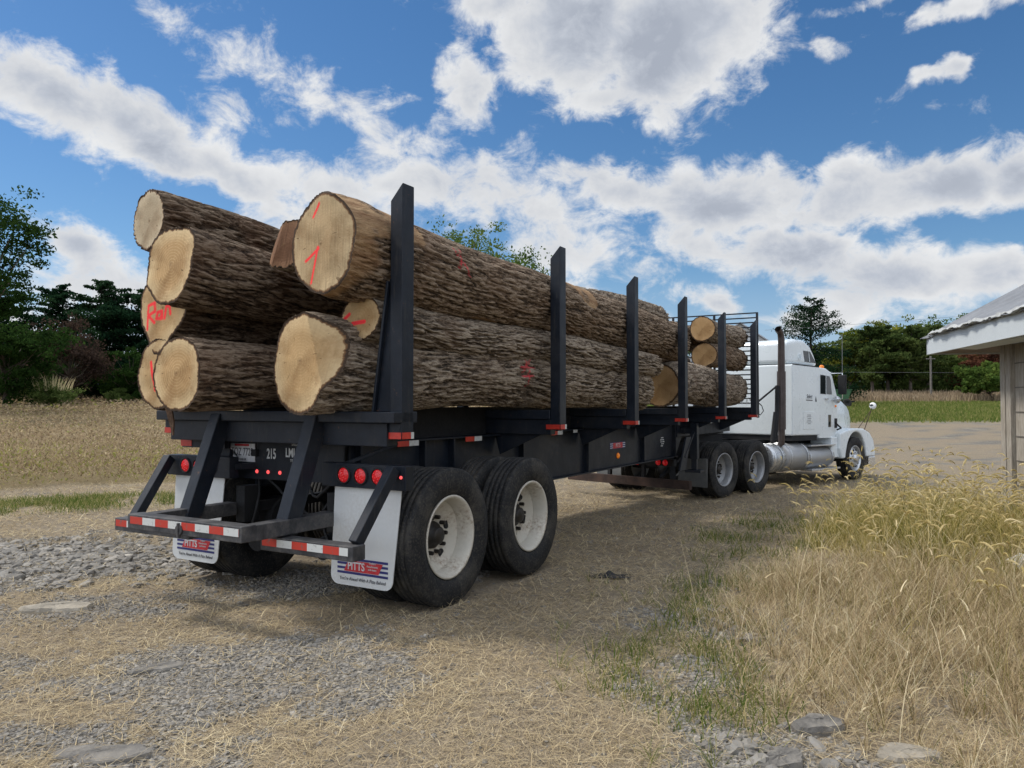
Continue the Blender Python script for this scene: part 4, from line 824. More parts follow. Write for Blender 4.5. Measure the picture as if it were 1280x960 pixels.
# ------------------------------------------------------------------ trailer: local x=right, y=forward, z=up
tr=thing('log_trailer','long black log trailer with tall stakes and tandem dual wheels carrying the saw logs','trailer',(C0[0],C0[1],0),(0,0,R(-30.2)))
BK=M['black']
for sx in(-1,1):
    m=MB(); x=.5*sx
    side=[(-.28,1.02),(-.28,1.19),(7.55,1.19),(7.55,.66),(2.2,.66),(1.7,.82),(-.3,.82)]
    m.prism(side,x-.008,x+.008)
    m.box(x-.08,x+.08,-.28,7.55,1.19,1.205)
    m.box(x-.08,x+.08,2.2,7.55,.645,.66)
    for y in (-.2,.62,1.06,2.36,4.02,6.0,7.45): m.box(x-.07,x+.07,y-.012,y+.012,.66 if y>2.2 else .84,1.19)
    m.box(x-.06,x+.06,7.55,10.95,.97,1.205)
    m.prism([(7.55,.66),(7.9,.97),(7.55,.97)],x-.03,x+.03)
    m.build('main_beam',BK,tr,.003)
m=MB()
for y in np.arange(.1,10.2,.62): m.box(-.5,.5,y-.04,y+.04,1.0,1.15)
for sx in(-1,1): m.box(.30*sx-.12,.30*sx+.12,-.5,10.3,1.205,1.475)
m.box(-.44,.44,7.6,10.9,.93,.98); m.build('cross_frame',M['dark'],tr)
SY=[-.53,1.88,3.85,5.79,7.9,10.2]
for i,y in enumerate(SY):
    m=MB()
    if i==0:
        m.box(-1.27,1.27,-.68,-.42,1.375,1.452); m.box(-1.16,1.16,-.62,-.50,1.21,1.375); m.hexa([(1.0,-.6,1.27),(1.25,-.6,1.29),(1.25,-.46,1.29),(1.0,-.46,1.27),(1.0,-.6,1.375),(1.27,-.6,1.375),(1.27,-.46,1.375),(1.0,-.46,1.375)])
        m.box(-1.25,-1.0,-.6,-.46,1.275,1.375)
    else:
        m.box(-1.16,1.16,y-.07,y+.07,1.36,1.45); m.box(-1.16,1.16,y-.05,y+.05,1.21,1.36)
        for s in(-1,1): m.prism([(.5*s,1.21),(.56*s,1.0),(1.16*s,1.26),(1.16*s,1.36),(.5*s,1.36)],y-.01,y+.01,'y')
    m.build('bolster',BK,tr,.006)
def make_stake(y,s,ztop=3.03,lean=0):
    m=MB(); x0,x1=1.165,1.27; 
    m.hexa([(x0,y-.065,1.262),(x1,y-.065,1.262),(x1,y+.065,1.262),(x0,y+.065,1.262),(x0,y-.065,ztop-.115),(x1,y-.065,ztop),(x1,y+.065,ztop),(x0,y+.065,ztop-.115)])
    if y<0: m.hexa([(1.0,y-.03,1.452),(1.165,y-.03,1.452),(1.165,y+.03,1.452),(1.0,y+.03,1.452),(1.13,y-.03,2.38),(1.165,y-.03,2.38),(1.165,y+.03,2.38),(1.13,y+.03,2.38)])
    if y<0: m.bar((1.01,y-.055,1.44),(1.14,y-.055,2.36),.03,.02)
    if s<0: m.V=[(-a,b,c) for a,b,c in m.V]
    o=m.build('stake',BK,tr,.005)
    a=MB();b=MB(); 
    a.box(1.272,1.276,y-.063,y+.03,1.265,1.31);b.box(1.272,1.276,y+.03,y+.064,1.265,1.31); a.box(1.12,1.268,y-.0705,y-.0675,1.265,1.31)
    for q in(a,b):
        if s<0: q.V=[(-u,v,w) for u,v,w in q.V]
    a.build('reflector',M['redtape'],o); b.build('reflector',M['whitetape'],o)
for y in SY:
    for s in(1,-1): make_stake(y,s,3.03 if y<10 else 3.12)
# red/white tape along the beam top edge
for y,w2 in ((.35,1),(1.35,1),(3.1,1),(4.7,1),(6.6,1),(8.6,1),(9.4,1),(2.4,0),(3.6,0),(5.2,0),(7.1,0)):
    m=MB(); (m.box(.581,.584,y-.13,y+.15,1.155,1.2) if w2 else m.box(.581,.584,y-.06,y+.05,1.165,1.2)); q=m.build('reflective_tape',M['redtape' if (w2 and y<5) else 'whitetape'],tr)
    if w2 and y<5: m=MB(); m.box(.5842,.5852,y+.02,y+.15,1.155,1.2); m.build('white_half',M['whitetape'],q)
# headboard
m=MB()
for s in(-1,1): m.box(s*1.25-.02,s*1.25+.02,10.34,10.38,1.25,3.29); m.box(s*.42-.02,s*.42+.02,10.34,10.38,1.3,3.28)
z=3.28
while z>1.35: m.box(-1.25,1.25,10.35,10.372,z-.012,z+.012); z-=.092
m.box(-1.27,1.27,10.28,10.40,1.26,1.40); m.build('headboard',BK,tr)
text('headboard_lettering','PITTS',.17,(.98,10.335,1.56),REAR,M['textw'],tr,sx=.9)
# suspension, axles
m=MB()
for y in(0,1.24):
    m.tube([(-1.0,y,.515),(1.0,y,.515)],.065,12); 
    for s in(-1,1): m.tube([(s*.42,y,.515),(s*.62,y,.515)],.2,20)
for s in(-1,1):
    m.box(s*.5-.04,s*.5+.04,-.35,1.6,.62,.70); m.box(s*.5-.03,s*.5+.03,.5,.75,.5,.84); m.box(s*.5-.05,s*.5+.05,-.45,-.3,.55,.84); m.box(s*.5-.05,s*.5+.05,1.55,1.7,.55,.84)
    for y in(0,1.24): m.tube([(s*.36,y-.2,.45),(s*.36,y-.42,.40)],.085,14)
m.build('axle_assembly',M['dark'],tr)
for (a_,b_,c_) in (((-.4,-.33,.95),(-.1,-.30,.72),(.2,-.2,.60)),((.45,-.3,.92),(.3,-.36,.66),(.45,-.42,.45)),((-.45,-.3,.9),(-.36,-.42,.62),(-.45,-.44,.43)),((.6,-.5,.98),(.35,-.45,.80),(.15,-.33,.86))):
    m=MB(); m.tube([a_,tuple((a_[i]+b_[i])/2+.02*(i==1) for i in range(3)),b_,tuple((b_[i]+c_[i])/2-.03*(i==2) for i in range(3)),c_],.011,8); m.build('brake_hose',M['dark'],tr)
m=MB(); m.tube([(-.25,.35,1.0),(-.25,1.1,1.0)],.13,20); m.build('air_tank',M['dark'],tr)
first=None; WX=[(1.155,1,'dish','rim'),(.82,1,'inner','dark'),(-1.155,-1,'dish','rim'),(-.82,-1,'inner','dark')]  # inner wheels coloured as dark steel to imitate the shade under the trailer
protos=[make_wheel(tr,(x,0,.515),style=st,mat=mt,side=s) for x,s,st,mt in WX]
for p_ in protos: dup(p_,tr,(p_.location[0],1.24,.515),(R(37),0,0))
# rear bumper
m=MB(); m.box(-.60,.59,-1.36,-1.24,.615,.72)
for s in(-1,1): m.box(s*.535-.055,s*.535+.055,-1.24,-.5,.612,.715)
m.build('bumper_step',M['blackworn'],tr,.006)
for x0,x1 in((-1.29,-.38),(.38,1.22)):
    m=MB(); m.box(x0,x1,-1.02,-.90,.50,.598); wg=m.build('bumper_wing',M['blackworn'],tr,.006)
    m=MB(); m.box(0,x1-x0-.06 if x0>0 else .62,0,.0035,.535,.585); q=m.build('safety_tape',M['rwtape'],wg); q.location=(x0+.02,-1.0237,0)
m=MB(); m.box(0,1.13,0,.0035,.655,.705); q=m.build('safety_tape',M['rwtape'],tr); q.location=(-.565,-1.3637,0)
m=MB(); m.disc((-.02,-1.366,.655),.035,'y',16,.006); m.bar((-.02,-1.366,.60),(-.02,-1.366,.70),.03,.012); m.build('bumper_eyelet',M['blackworn'],tr)
for s in(-1,1):
    m=MB(); x=.50*s
    x0,x1=sorted((.462*s,.572*s)); m.hexa([(x0,-1.00,.60),(x1,-1.00,.60),(x1,-.86,.60),(x0,-.86,.60),(x0,-.69,1.43),(x1,-.69,1.43),(x1,-.55,1.43),(x0,-.55,1.43)])
    m.build('rear_strut',BK,tr,.006)
    m=MB(); m.bar((1.16*s,-.93,.60),(1.20*s,-.60,1.06),.075,.075); m.build('outer_brace',BK,tr,.005)
    m=MB(); x0,x1=sorted((.50*s,1.28*s)); m.box(x0,x1,-.56,-.47,.908,1.078); m.bar((x0 if s>0 else x1,-.515,1.0),(.42*s,-.2,1.0),.05,.05); m.bar((.6*s,-.47,1.05),(.9*s,-.2,1.2),.03,.03)
    lb=m.build('light_bar',BK,tr,.004)
    for k in range(3):
        c=(.72+.158*k)*s; q=MB(); q.lathe([(.0,.064),(-.014,.064),(-.016,.055),(-.010,.054)],(c,-.56,.995),'y',28); q.build('lamp_ring',M['dark'],lb)
        q=MB(); q.lathe([(-.004,.054),(-.014,.045),(-.017,.0001)],(c,-.56,.995),'y',28); 
        q.build('tail_lamp',M['redlens'],lb)
        q=MB()
        for j in range(13):
            rr=.036 if j<8 else (.017 if j<12 else 0); an=2*PI*j/8 if j<8 else 2*PI*j/4+.4
            q.sphere((c+rr*math.cos(an),-.577,.995+rr*math.sin(an)),.0045,6,4)
        q.build('lamp_diode',M['diode'],lb)
    if s>0: q=MB(); q.sphere((1.24*s,-.563,1.0),.012,8,6); q.build('marker_lamp',M['led'],lb)
    # mud flap
    m=MB(); x0,x1=sorted((.60*s,1.215*s)); cx=(x0+x1)/2; rr=.07; pts=[(x0,.905),(x1,.905)]
    xb0,xb1=x0-.035,x1-.075
    for k in range(6): an=R(-0-18*k); pts.append((xb1-rr+rr*math.cos(an),.20+rr+rr*math.sin(an)))
    for k in range(6): an=R(-90-18*k); pts.append((xb0+rr+rr*math.cos(an),.20+rr+rr*math.sin(an)))
    m.prism([(p[0],p[1]) for p in pts],-.525,-.518,'y'); fl=m.build('mud_flap',M['flap'],tr)
    cx=(xb0+xb1)/2+.012; yy=-.5262
    q=MB()
    for k,z in enumerate((.39,.357,.324,.291)): q.box(cx-.235+ (0 if k in(0,3) else .0),cx+.235,yy-.001,yy,z-.0085,z+.0085)
    q.build('printed_stripes',M['blue'],fl)
    q=MB(); q.prism([(cx-.17,.303),(cx+.15,.303),(cx+.19,.379),(cx-.13,.379)],yy-.0025,yy-.0015,'y')
    # base lettering block
    q.build('printed_badge',M['red'],fl)
    text('badge_lettering','PITTS',.078,(cx-.055,yy-.004,.341),REAR,M['textw'],fl,.0006,sx=.85,bold=.0015)
    text('badge_small_print','Trailers\nAttachments\nand more',.022,(cx+.095,yy-.004,.354),REAR,M['textw'],fl,.0006,sx=.9)
    text('slogan',"You're Ahead With A Pitts Behind",.036,(cx,yy-.001,.248),REAR,M['textd'],fl,.0006,sx=.85,shear=.15)
    q=MB(); 
    for k in range(4): q.lathe([(0,.010),(-.010,.010),(-.010,.0001)],(x0+.06+k*.165,-.525,.925),'y',6,False)
    q.build('flap_bolt',M['chrome'] if False else M['dark'],fl)
# plate panel
m=MB(); m.prism([(-1.0,.89),(.52,.90),(.52,1.225),(-.80,1.225),(-.84,1.22),(-1.0,1.10)],-.35,-.335,'y'); m.box(-1.0,.52,-.36,-.33,1.222,1.235); pp=m.build('rear_panel',BK,tr)
m=MB(); m.box(-.745,-.44,-.358,-.354,1.03,1.18); pl=m.build('licence_plate',M['plate'],pp,.006,3)
m=MB(); m.box(-.68,-.51,-.3605,-.3585,1.158,1.176); m.box(-.742,-.736,-.3605,-.3585,1.04,1.17); m.build('plate_band',M['red'],pl)
text('plate_number','TQZ 7728',.092,(-.593,-.3595,1.108),REAR,M['textd'],pl,.0006,sx=.66)
text('plate_caption','TRAILER',.026,(-.59,-.3595,1.048),REAR,M['textd'],pl,.0006)
text('panel_number','215',.115,(-.255,-.352,1.10),REAR,M['textw'],pp,.0008,sx=.62,bold=.002)
text('panel_name','LMI-TE',.10,(.005,-.352,1.115),REAR,M['textw'],pp,.0008,sx=.68,bold=.002)
text('panel_caption','SALES &',.034,(.03,-.352,1.185),REAR,M['textw'],pp,.0008)
text('panel_place','TRAILERS',.03,(.02,-.352,1.055),REAR,M['textw'],pp,.0008)
for x in(-.42,-.29,-.155):
    q=MB(); q.sphere((x,-.353,.955),.016,10,6,1,.6,1); q.build('marker_lamp',M['led'],pp)
m=MB(); m.box(-.455,-.40,-.385,-.352,1.08,1.135); m.tube([(-.42,-.36,1.13),(-.41,-.375,1.19),(-.46,-.365,1.22)],.006,8); m.build('plate_light',M['dark'],pp,.004)
# left rear reflector box seen under the bolster
m=MB(); m.box(-1.20,-.66,-.48,-.42,1.14,1.275); q=m.build('side_bracket',BK,tr); m=MB(); m.box(-1.21,-1.07,-.486,-.482,1.15,1.205); m.build('reflector',M['redtape'],q)
# beam badge, amber lamp, sticker
m=MB(); m.box(.509,.512,4.83,5.37,.90,.985); bd=m.build('beam_badge',M['blue'],tr); m=MB(); m.box(.5125,.514,4.93,5.27,.905,.98); m.build('badge_field',M['red'],bd)
m=MB(); 
for z in (.915,.9425,.97): m.box(.5122,.5125,4.83,5.37,z-.005,z+.005)
m.build('badge_stripes',M['textw'],bd)
text('badge_lettering','PITTS',.075,(.516,5.1,.942),RIGHT,M['textw'],bd,.0006,sx=.9)
m=MB(); m.sphere((.515,5.1,.80),.04,12,8,.6,1,1); m.build('amber_lamp',M['amber'],tr)
for k,(b_,s_) in enumerate([('LOAD',.04),('WARNING',.04),('NOT USE',.03)][:0]): pass
m=MB()
for k,(a,b) in enumerate([(-.06,.06),(-.1,.08),(-.09,.1),(-.05,.07),(-.08,.03)]): m.box(.509,.5105,6.95+a,6.95+b,.97-.032*k,.985-.032*k)
m.build('sticker',M['whitetape'],tr)
# landing gear
for s in(-1,1):
    m=MB(); x=.78*s
    m.box(x-.06,x+.06,7.72,7.84,.60,1.2); m.box(x-.045,x+.045,7.735,7.825,.42,.62); m.box(x-.13,x+.13,7.66,7.90,.38,.42); m.bar((x,7.72,1.05),(x,7.2,.66),.05,.03); m.box(min(.5*s,x),max(.5*s,x),7.74,7.82,1.02,1.12)
    m.prism([(6.95,.46),(7.3,.98),(7.55,.98),(7.25,.46)],x-.015,x+.015)
    m.build('landing_gear',BK,tr,.004)
m=MB(); m.tube([(.2,10.35,1.1),(.25,10.75,1.0),(.1,11.05,1.35),(-.1,11.3,1.15),(-.2,11.45,1.3)],.012,8); m.tube([(.1,10.35,1.1),(.0,10.8,.95),(-.1,11.1,1.2),(-.25,11.4,1.3)],.012,8)
m.tube([(1.2,10.6,1.55),(1.27,10.62,1.48),(1.3,10.62,1.38),(1.24,10.62,1.30),(1.16,10.6,1.36)],.01,6); m.build('air_hose',M['dark'],tr)

# ------------------------------------------------------------------ tractor: local x=right, y=forward
TP=.0163; TZ=-.165
tk=thing('semi_truck','white conventional semi truck with tall sleeper coupled to the log trailer','truck',(2.973,14.5,TZ),(-TP,0,R(-45)))
W=M['white']
m=MB()
for s in(-1,1): m.box(s*.42-.04,s*.42+.04,-1.3,7.0,.72,.97)
for y in(-1.25,-.6,.65,1.9,3.5,5,6.6): m.box(-.42,.42,y-.05,y+.05,.75,.95)
m.box(-.45,.45,.2,1.2,.97,1.10); m.build('chassis_frame',M['dark'],tk)
m=MB(); m.lathe([(0,.0001),(0,.45),(.05,.45),(.05,.0001)],(0,.65,1.09),'z',32); m.build('fifth_wheel',M['hub'],tk)
m=MB()
for y in(0,1.22): m.tube([(-1.0,y,.5),(1.0,y,.5)],.07,12); m.sphere((0,y,.5),.22,16,10)
m.tube([(-1.0,6.15,.45),(1.0,6.15,.45)],.05,10)
m.build('axle_assembly',M['dark'],tk)
RT=.50
pr=[make_wheel(tk,(x,0,RT),RT,.26,st,'rimg',s) for x,s,st in[(1.07,1,'dish'),(.75,1,'inner'),(-1.07,-1,'dish'),(-.75,-1,'inner')]]
for p_ in pr: dup(p_,tk,(p_.location[0],1.22,RT),(R(22),0,0))
for s in(1,-1): 
    w_=make_wheel(tk,(1.03*s,6.15,RT),RT,.27,'steer','alu',s); w_.rotation_euler=(0,0,R(-4))
m=MB(); m.prism([(2.92,1.07),(2.92,2.56),(4.26,2.58),(4.26,1.07)],-1.1,1.1); m.build('sleeper_box',W,tk,.03,3)
m=MB(); m.box(-1.06,1.06,2.95,4.2,.96,1.07); m.build('sleeper_skirt',M['dark'],tk)
m=MB(); m.prism([(2.93,2.575),(2.93,3.06),(3.35,3.13),(3.75,3.13),(4.05,3.03),(4.25,2.85),(4.46,2.60)],-.99,.99); m.build('roof_fairing',W,tk,.09,4)
m=MB(); m.box(1.092,1.103,2.93,4.22,2.555,2.575); m.build('roof_seam',M['dark'],tk)
for s in(-1,1):
    m=MB(); a,b=sorted((.975*s,.9925*s)); m.prism([(3.74,2.66),(3.66,2.90),(4.02,2.90),(4.33,2.66)],a,b); m.build('sleeper_window',M['glass'],tk,.004)
    m=MB(); m.bar((.994*s,3.98,2.67),(.994*s,3.93,2.89),.02,.012); m.box(min(.98*s,1.06*s),max(.98*s,1.06*s),3.44,3.50,2.70,2.80); m.build('window_trim',W,tk)
m=MB(); m.prism([(4.27,1.0),(4.27,2.57),(4.72,2.565),(4.95,2.50),(5.06,2.40),(5.34,1.93),(5.34,1.0)],-1.06,1.06); m.build('cab',W,tk,.04,3)
m=MB(); m.prism([(5.085,2.37),(5.335,1.96),(5.345,1.965),(5.10,2.38)],-.92,.92); m.build('windshield',M['glass'],tk)
m=MB(); m.box(-1.0,1.0,4.93,5.14,2.47,2.50); m.build('sun_visor',W,tk,.01)
for s in(-1,1):
    m=MB(); a,b=sorted((1.055*s,1.066*s)); m.prism([(4.31,1.0),(4.31,2.45),(4.93,2.43),(5.02,2.33),(5.10,1.96),(5.10,1.0)],a,b); d_=m.build('door',W,tk,.004)
    m=MB(); a,b=sorted((1.06*s,1.07*s)); m.prism([(4.37,1.98),(4.37,2.41),(4.86,2.39),(4.93,2.30),(4.99,1.98)],a,b); m.build('door_window',M['glass'],d_)
    m=MB(); a,b=sorted((1.066*s,1.073*s)); m.box(a,b,4.655,4.675,1.98,2.41); m.build('window_trim',W,d_)
    m=MB(); a,b=sorted((1.06*s,1.071*s)); m.box(a,b,4.79,4.94,1.24,1.52); m.build('lower_window',M['glass'],d_,.05,3)
    m=MB(); m.box(min(1.066*s,1.10*s),max(1.066*s,1.10*s),4.60,4.76,1.86,1.90); m.build('door_handle',M['alu'],d_,.01)
    m=MB(); a,b=sorted((1.058*s,1.075*s)); m.box(a,b,5.14,5.28,1.22,1.44); m.build('cab_vent',M['dark'],tk,.02)
    m=MB(); m.sphere((1.07*s,5.20,1.72),.03,10,6,.5,1.4,.9); m.build('amber_lamp',M['amber'],tk)
# compartment hatch, lettering
m=MB(); m.box(1.099,1.106,3.42,3.98,1.20,1.58); m.build('luggage_hatch',W,tk,.012)
m=MB()
for k,(a,b) in enumerate([(-.1,.1),(-.12,.11),(-.08,.1),(-.1,.08),(-.12,.12),(-.06,.07)]): m.box(1.1065,1.108,3.70+a,3.70+b,1.50-.037*k,1.51-.037*k)
m.build('hatch_sticker',M['textd'],tk)
text('sleeper_script','Select',.13,(1.104,3.72,1.905),RIGHT,M['textd'],tk,.0008,sx=.9,shear=.4)
m=MB(); m.box(1.1015,1.1035,3.56,3.88,1.815,1.835); m.prism([(4.02,1.80),(4.10,1.80),(4.08,1.86),(4.05,1.92),(4.03,1.86)],1.1015,1.1035); m.build('sleeper_decal',M['textd'],tk)
m=MB(); m.box(.845,.85,5.55,5.85,1.70,1.735); 
# hood
m=MB()
def sec(y,wd,zt,zb): return [(-wd,y,zb),(wd,y,zb),(wd,y,zt-.16),(wd*.93,y,zt-.05),(wd*.7,y,zt),(-wd*.7,y,zt),(-wd*.93,y,zt-.05),(-wd,y,zt-.16)]
S_=[sec(5.30,.96,1.98,1.0),sec(5.8,.88,1.95,1.0),(sec(6.4,.78,1.90,.95)),sec(6.9,.70,1.78,.85),sec(7.16,.64,1.58,.75),sec(7.26,.6,1.35,.7)]
V=[p for s in S_ for p in s]; F=[(i*8+k,i*8+(k+1)%8,(i+1)*8+(k+1)%8,(i+1)*8+k) for i in range(5) for k in range(8)]+[tuple(range(8)),tuple(range(47,39,-1))]
m.add(V,F,True); m.build('hood',W,tk,.01,2)
m=MB(); m.box(-.5,.5,7.24,7.30,.78,1.34); m.build('grille',M['chrome'],tk,.01)
for s in(-1,1):
    m=MB(); pts=[(5.20,.75),(5.20,1.10),(5.6,1.17),(6.1,1.21),(6.6,1.20),(7.0,1.10),(7.25,.92),(7.36,.62),(7.36,.52),(6.80,.52)]
    for k in range(1,12): an=PI*k/12; pts.append((6.15+.63*math.cos(an)*1.0,.50+.63*math.sin(an)))
    pts+=[(5.50,.52),(5.30,.52)]
    a,b=sorted((.60*s,1.17*s)); m.prism(pts,a,b); m.build('fender',W,tk,.035,3)
    m=MB(); m.box(min(.5*s,1.16*s),max(.5*s,1.16*s),7.0,7.40,.28,.52); m.build('front_bumper',M['chrome'],tk,.03)
    m=MB(); m.box(min(.6*s,1.1*s),max(.6*s,1.1*s),4.9,5.52,.55,1.02); m.build('cab_step',W,tk,.02)
    # tanks
    for y0,y1,r,z0,mt in((1.98,2.48,.285,.62,'alu'),(2.62,3.62,.295,.62,'tank'),(3.64,5.02,.24,.58,'tank')):
        m=MB(); m.lathe([(y0,.0001),(y0,r-.03),(y0+.02,r),(y1-.02,r),(y1,r-.03),(y1,.0001)],(.88*s,0,z0),'y',40); t_=m.build('fuel_tank',M[mt],tk)
        m=MB()
        for y in(y0+.12,y1-.12): m.lathe([(y-.02,r+.001),(y-.02,r+.012),(y+.02,r+.012),(y+.02,r+.001)],(.88*s,0,z0),'y',40,closed=True)
        m.build('tank_strap',M['alu'],t_)
    m=MB(); m.box(min(.62*s,1.15*s),max(.62*s,1.15*s),3.7,5.0,.83,.86); m.box(min(.9*s,1.17*s),max(.9*s,1.17*s),3.7,5.2,.30,.34); m.build('step_plate',M['alu'],tk,.006)
    # mirrors
    m=MB(); m.box(1.30*s-.09,1.30*s+.09,4.96,5.04,1.98,2.42); q=m.build('side_mirror',M['dark'],tk,.02)
    m=MB(); m.tube([(1.06*s,4.98,2.46),(1.30*s,5.0,2.46),(1.30*s,5.0,1.88),(1.06*s,4.98,1.86)],.012,8); m.build('mirror_bracket',M['chrome'],q)
    m=MB(); m.sphere((1.16*s,5.04,1.86),.085,14,10,1,.55,1); m.build('spot_mirror',M['alu'],tk)
    m=MB(); m.tube([(1.0*s,7.05,1.10),(1.12*s,7.30,1.72)],.010,8); m.tube([(.9*s,6.9,1.15),(1.1*s,7.22,1.62)],.008,8); q=m.build('fender_mirror_rod',M['rust'],tk)
    m=MB(); m.sphere((1.13*s,7.32,1.76),.085,18,12,1,.6,1); m.build('fender_mirror',M['whitep'],q); m=MB(); m.sphere((1.13*s-.02,7.275,1.775),.05,14,8,1,.4,.55); m.build('mirror_glass',M['glass'],q)
    m=MB(); m.tube([(1.30*s,5.0,2.46),(1.31*s,4.98,3.35)],.006,6); m.build('antenna',M['wire'],tk)
    m=MB(); m.tube([(1.13*s,5.0,1.35),(1.22*s,5.12,1.22),(1.1*s,5.2,1.18)],.02,8); m.build('grab_handle',M['dark'],tk)
    # exhaust stacks
    m=MB(); x=.98*s; m.tube([(x-.25*s,2.62,.78),(x-.08*s,2.64,.74),(x,2.66,.92),(x,2.66,1.6),(x,2.66,3.08),(x,2.62,3.20),(x,2.50,3.27)],[.06,.065,.065,.075,.068,.066,.066],16,False); m.tube([(x,2.66,1.2),(x,2.66,2.4)],.088,18); m.build('exhaust_stack',M['stack'],tk)
    m=MB(); m.tube([(x-.02*s,2.42,1.0),(x-.02*s,2.50,1.55),(x-.02*s,2.52,2.10)],.045,10); m.tube([(x-.02*s,2.52,2.10),(x-.3*s,2.2,1.75)],.02,8); m.tube([(x-.02*s,2.3,.95),(x-.02*s,2.45,1.55)],.05,10); m.build('stack_guard',M['dark'],tk)
    # quarter fenders / rear flaps
    m=MB(); a,b=sorted((.62*s,1.22*s)); m.hexa([(a,-.66,.22),(b,-.66,.22),(b,-.65,.22),(a,-.65,.22),(a+.05,-.64,.70),(b-.02,-.64,.72),(b-.02,-.62,.72),(a+.05,-.62,.70)]); m.build('rear_mud_flap',M['greyflap'],tk)
    m=MB(); 
    for x_ in(.42,.28): m.lathe([(0,.05),(-.02,.045),(-.025,.0001)],((x_+.42)*s,-1.375,.66),'y',18)
    m.build('tail_lamp',M['redlens'],tk)
m=MB(); m.lathe([(0,.05),(-.02,.045),(-.025,.0001)],(.26,-1.375,.64),'y',18); m.lathe([(0,.05),(-.02,.045),(-.025,.0001)],(.10,-1.375,.64),'y',18); m.build('tail_lamp',M['redlens'],tk)
m=MB(); m.box(-1.30,1.34,-1.42,-1.34,.235,.385); m.build('rear_crossbeam',M['rust'],tk,.006)
m=MB(); m.box(-1.0,1.0,-1.36,-1.28,.60,.72); m.box(-.40,-.34,-1.36,-1.3,.38,.72); m.box(.34,.40,-1.36,-1.3,.38,.72); m.bar((.7,-1.3,.4),(.9,-.6,.95),.07,.04); m.bar((.95,-1.3,.38),(.62,-.9,.9),.10,.03); m.build('light_mount',M['dark'],tk)
m=MB(); m.sphere((.95,4.72,2.60),.05,12,8,1,1.3,.9); m.build('roof_beacon',M['amber'],tk)
for x in(-.9,-.3,0,.3): 
    m=MB(); m.sphere((x,4.72,2.585),.035,10,6,1,1.6,.7); m.build('cab_marker_lamp',M['amber'],tk)
# ------------------------------------------------------------------ shed on the right
SH=thing('shed','old low shed with rusting metal roof and white eave board at the right edge','shed',(5.9,10.8,0),(0,0,math.atan2(-.22,.975)))
# local: x = away from the yard (right), y = far (gable end is at y=0, shed runs to negative y)
ZE=2.21; SL=math.tan(R(29)); Lb=-12.5
m=MB(); m.box(0,.04,Lb,0,ZE-.0,ZE+.245); m.build('eave_board',M['shedwhite'],SH,.004)
m=MB()
for i in range(13): m.box(-.005,.0,Lb+i,Lb+i+.01,ZE,ZE+.245) if False else None
rg=5.0
V=[];F=[]; nxs=int(12.5/.05); nu=24; YY=np.linspace(Lb-.05,.06,nxs); UU=np.linspace(-.035,2.6,nu)
G,U=np.meshgrid(YY,UU); Zr=ZE+.255+U*SL+.010*np.maximum(0,np.cos(G*2*PI/.23))**6+.004*np.sin(G*9)+(fbm(G*2+90,U*2+90,5,3)-.5)*.03
Xr=U+ (U<0)*(fbm(G*9+60,U*0+3,6,3)-.5)*.09
idx=np.arange(nu*nxs).reshape(nu,nxs); Fq=np.stack([idx[:-1,:-1],idx[:-1,1:],idx[1:,1:],idx[1:,:-1]],-1).reshape(-1,4)
P=np.stack([Xr,G,Zr],-1).reshape(-1,3); rf=npmesh('roof',P,Fq,M['roof'],SH,None,True); so_=rf.modifiers.new('t','SOLIDIFY'); so_.thickness=.012
P2=P.copy(); P2[:,0]=5.2-P2[:,0]; npmesh('roof',P2,Fq,M['roof'],SH,None,True).modifiers.new('t','SOLIDIFY').thickness=.012
m=MB(); m.box(.0,.03,Lb,0,ZE+.245,ZE+.262); m.build('roof_felt',M['tar'],SH)
nn=900; yy=np.linspace(-.3,Lb,nn); hh=.020+.035*np.clip(fbm(yy*5+200,yy*0+1,4,4)-.42,0,1)*3; oo=-.045-.05*np.clip(fbm(yy*3.1+300,yy*0+2,7,4)-.4,0,1)*2; lo=ZE+.262-.03*np.clip(fbm(yy*7+100,yy*0+3,9,3)-.35,0,1)*2
P=np.stack([np.stack([yy*0+.03,yy,yy*0+ZE+.275],-1),np.stack([oo*.5,yy,ZE+.262+hh],-1),np.stack([oo,yy,lo+.006],-1),np.stack([oo+.006,yy,lo],-1),np.stack([yy*0+.0,yy,lo+.004],-1)],0)
idx=np.arange(5*nn).reshape(5,nn); npmesh('peeling_roof_edge',P.reshape(-1,3),np.stack([idx[:-1,:-1],idx[:-1,1:],idx[1:,1:],idx[1:,:-1]],-1).reshape(-1,4),M['foam'],SH)
m=MB(); m.box(.04,.45,Lb,-.02,ZE+.02,ZE+.04); m.box(.45,4.9,-1.32,-.02,ZE+.02,ZE+.04); m.build('soffit',M['soffit'],SH)
m=MB(); m.prism([(.0,ZE+.0),(5.2,ZE+.0),(5.2,ZE+.24),(2.6,ZE+.24+2.6*SL),(0,ZE+.24)],-.03,-.0,'y'); m.build('gable_board',M['shedwhite'],SH)
m=MB(); m.hexa([(.04,-3.2,ZE-.012),(.30,-3.2,ZE-.02),(.30,-1.0,ZE-.0),(.04,-1.0,ZE+.012),(.04,-3.2,ZE+.006),(.30,-3.2,ZE-.004),(.30,-1.0,ZE+.014),(.04,-1.0,ZE+.018)]); m.build('loose_trim',M['shedwhite'],SH)
m=MB(); m.box(.43,.56,-1.50,-1.37,-.3,ZE+.02); m.box(.44,.57,-1.64,-1.505,-.3,ZE+.02); m.build('corner_post',M['board'],SH,.005)
m=MB(); y=-1.65
while y>Lb+.2: m.box(.49,.52,y-.235,y,-.3,ZE+.02); y-=.245
m.box(.36,.385,Lb+.2,-1.65,.35,.45) if False else None
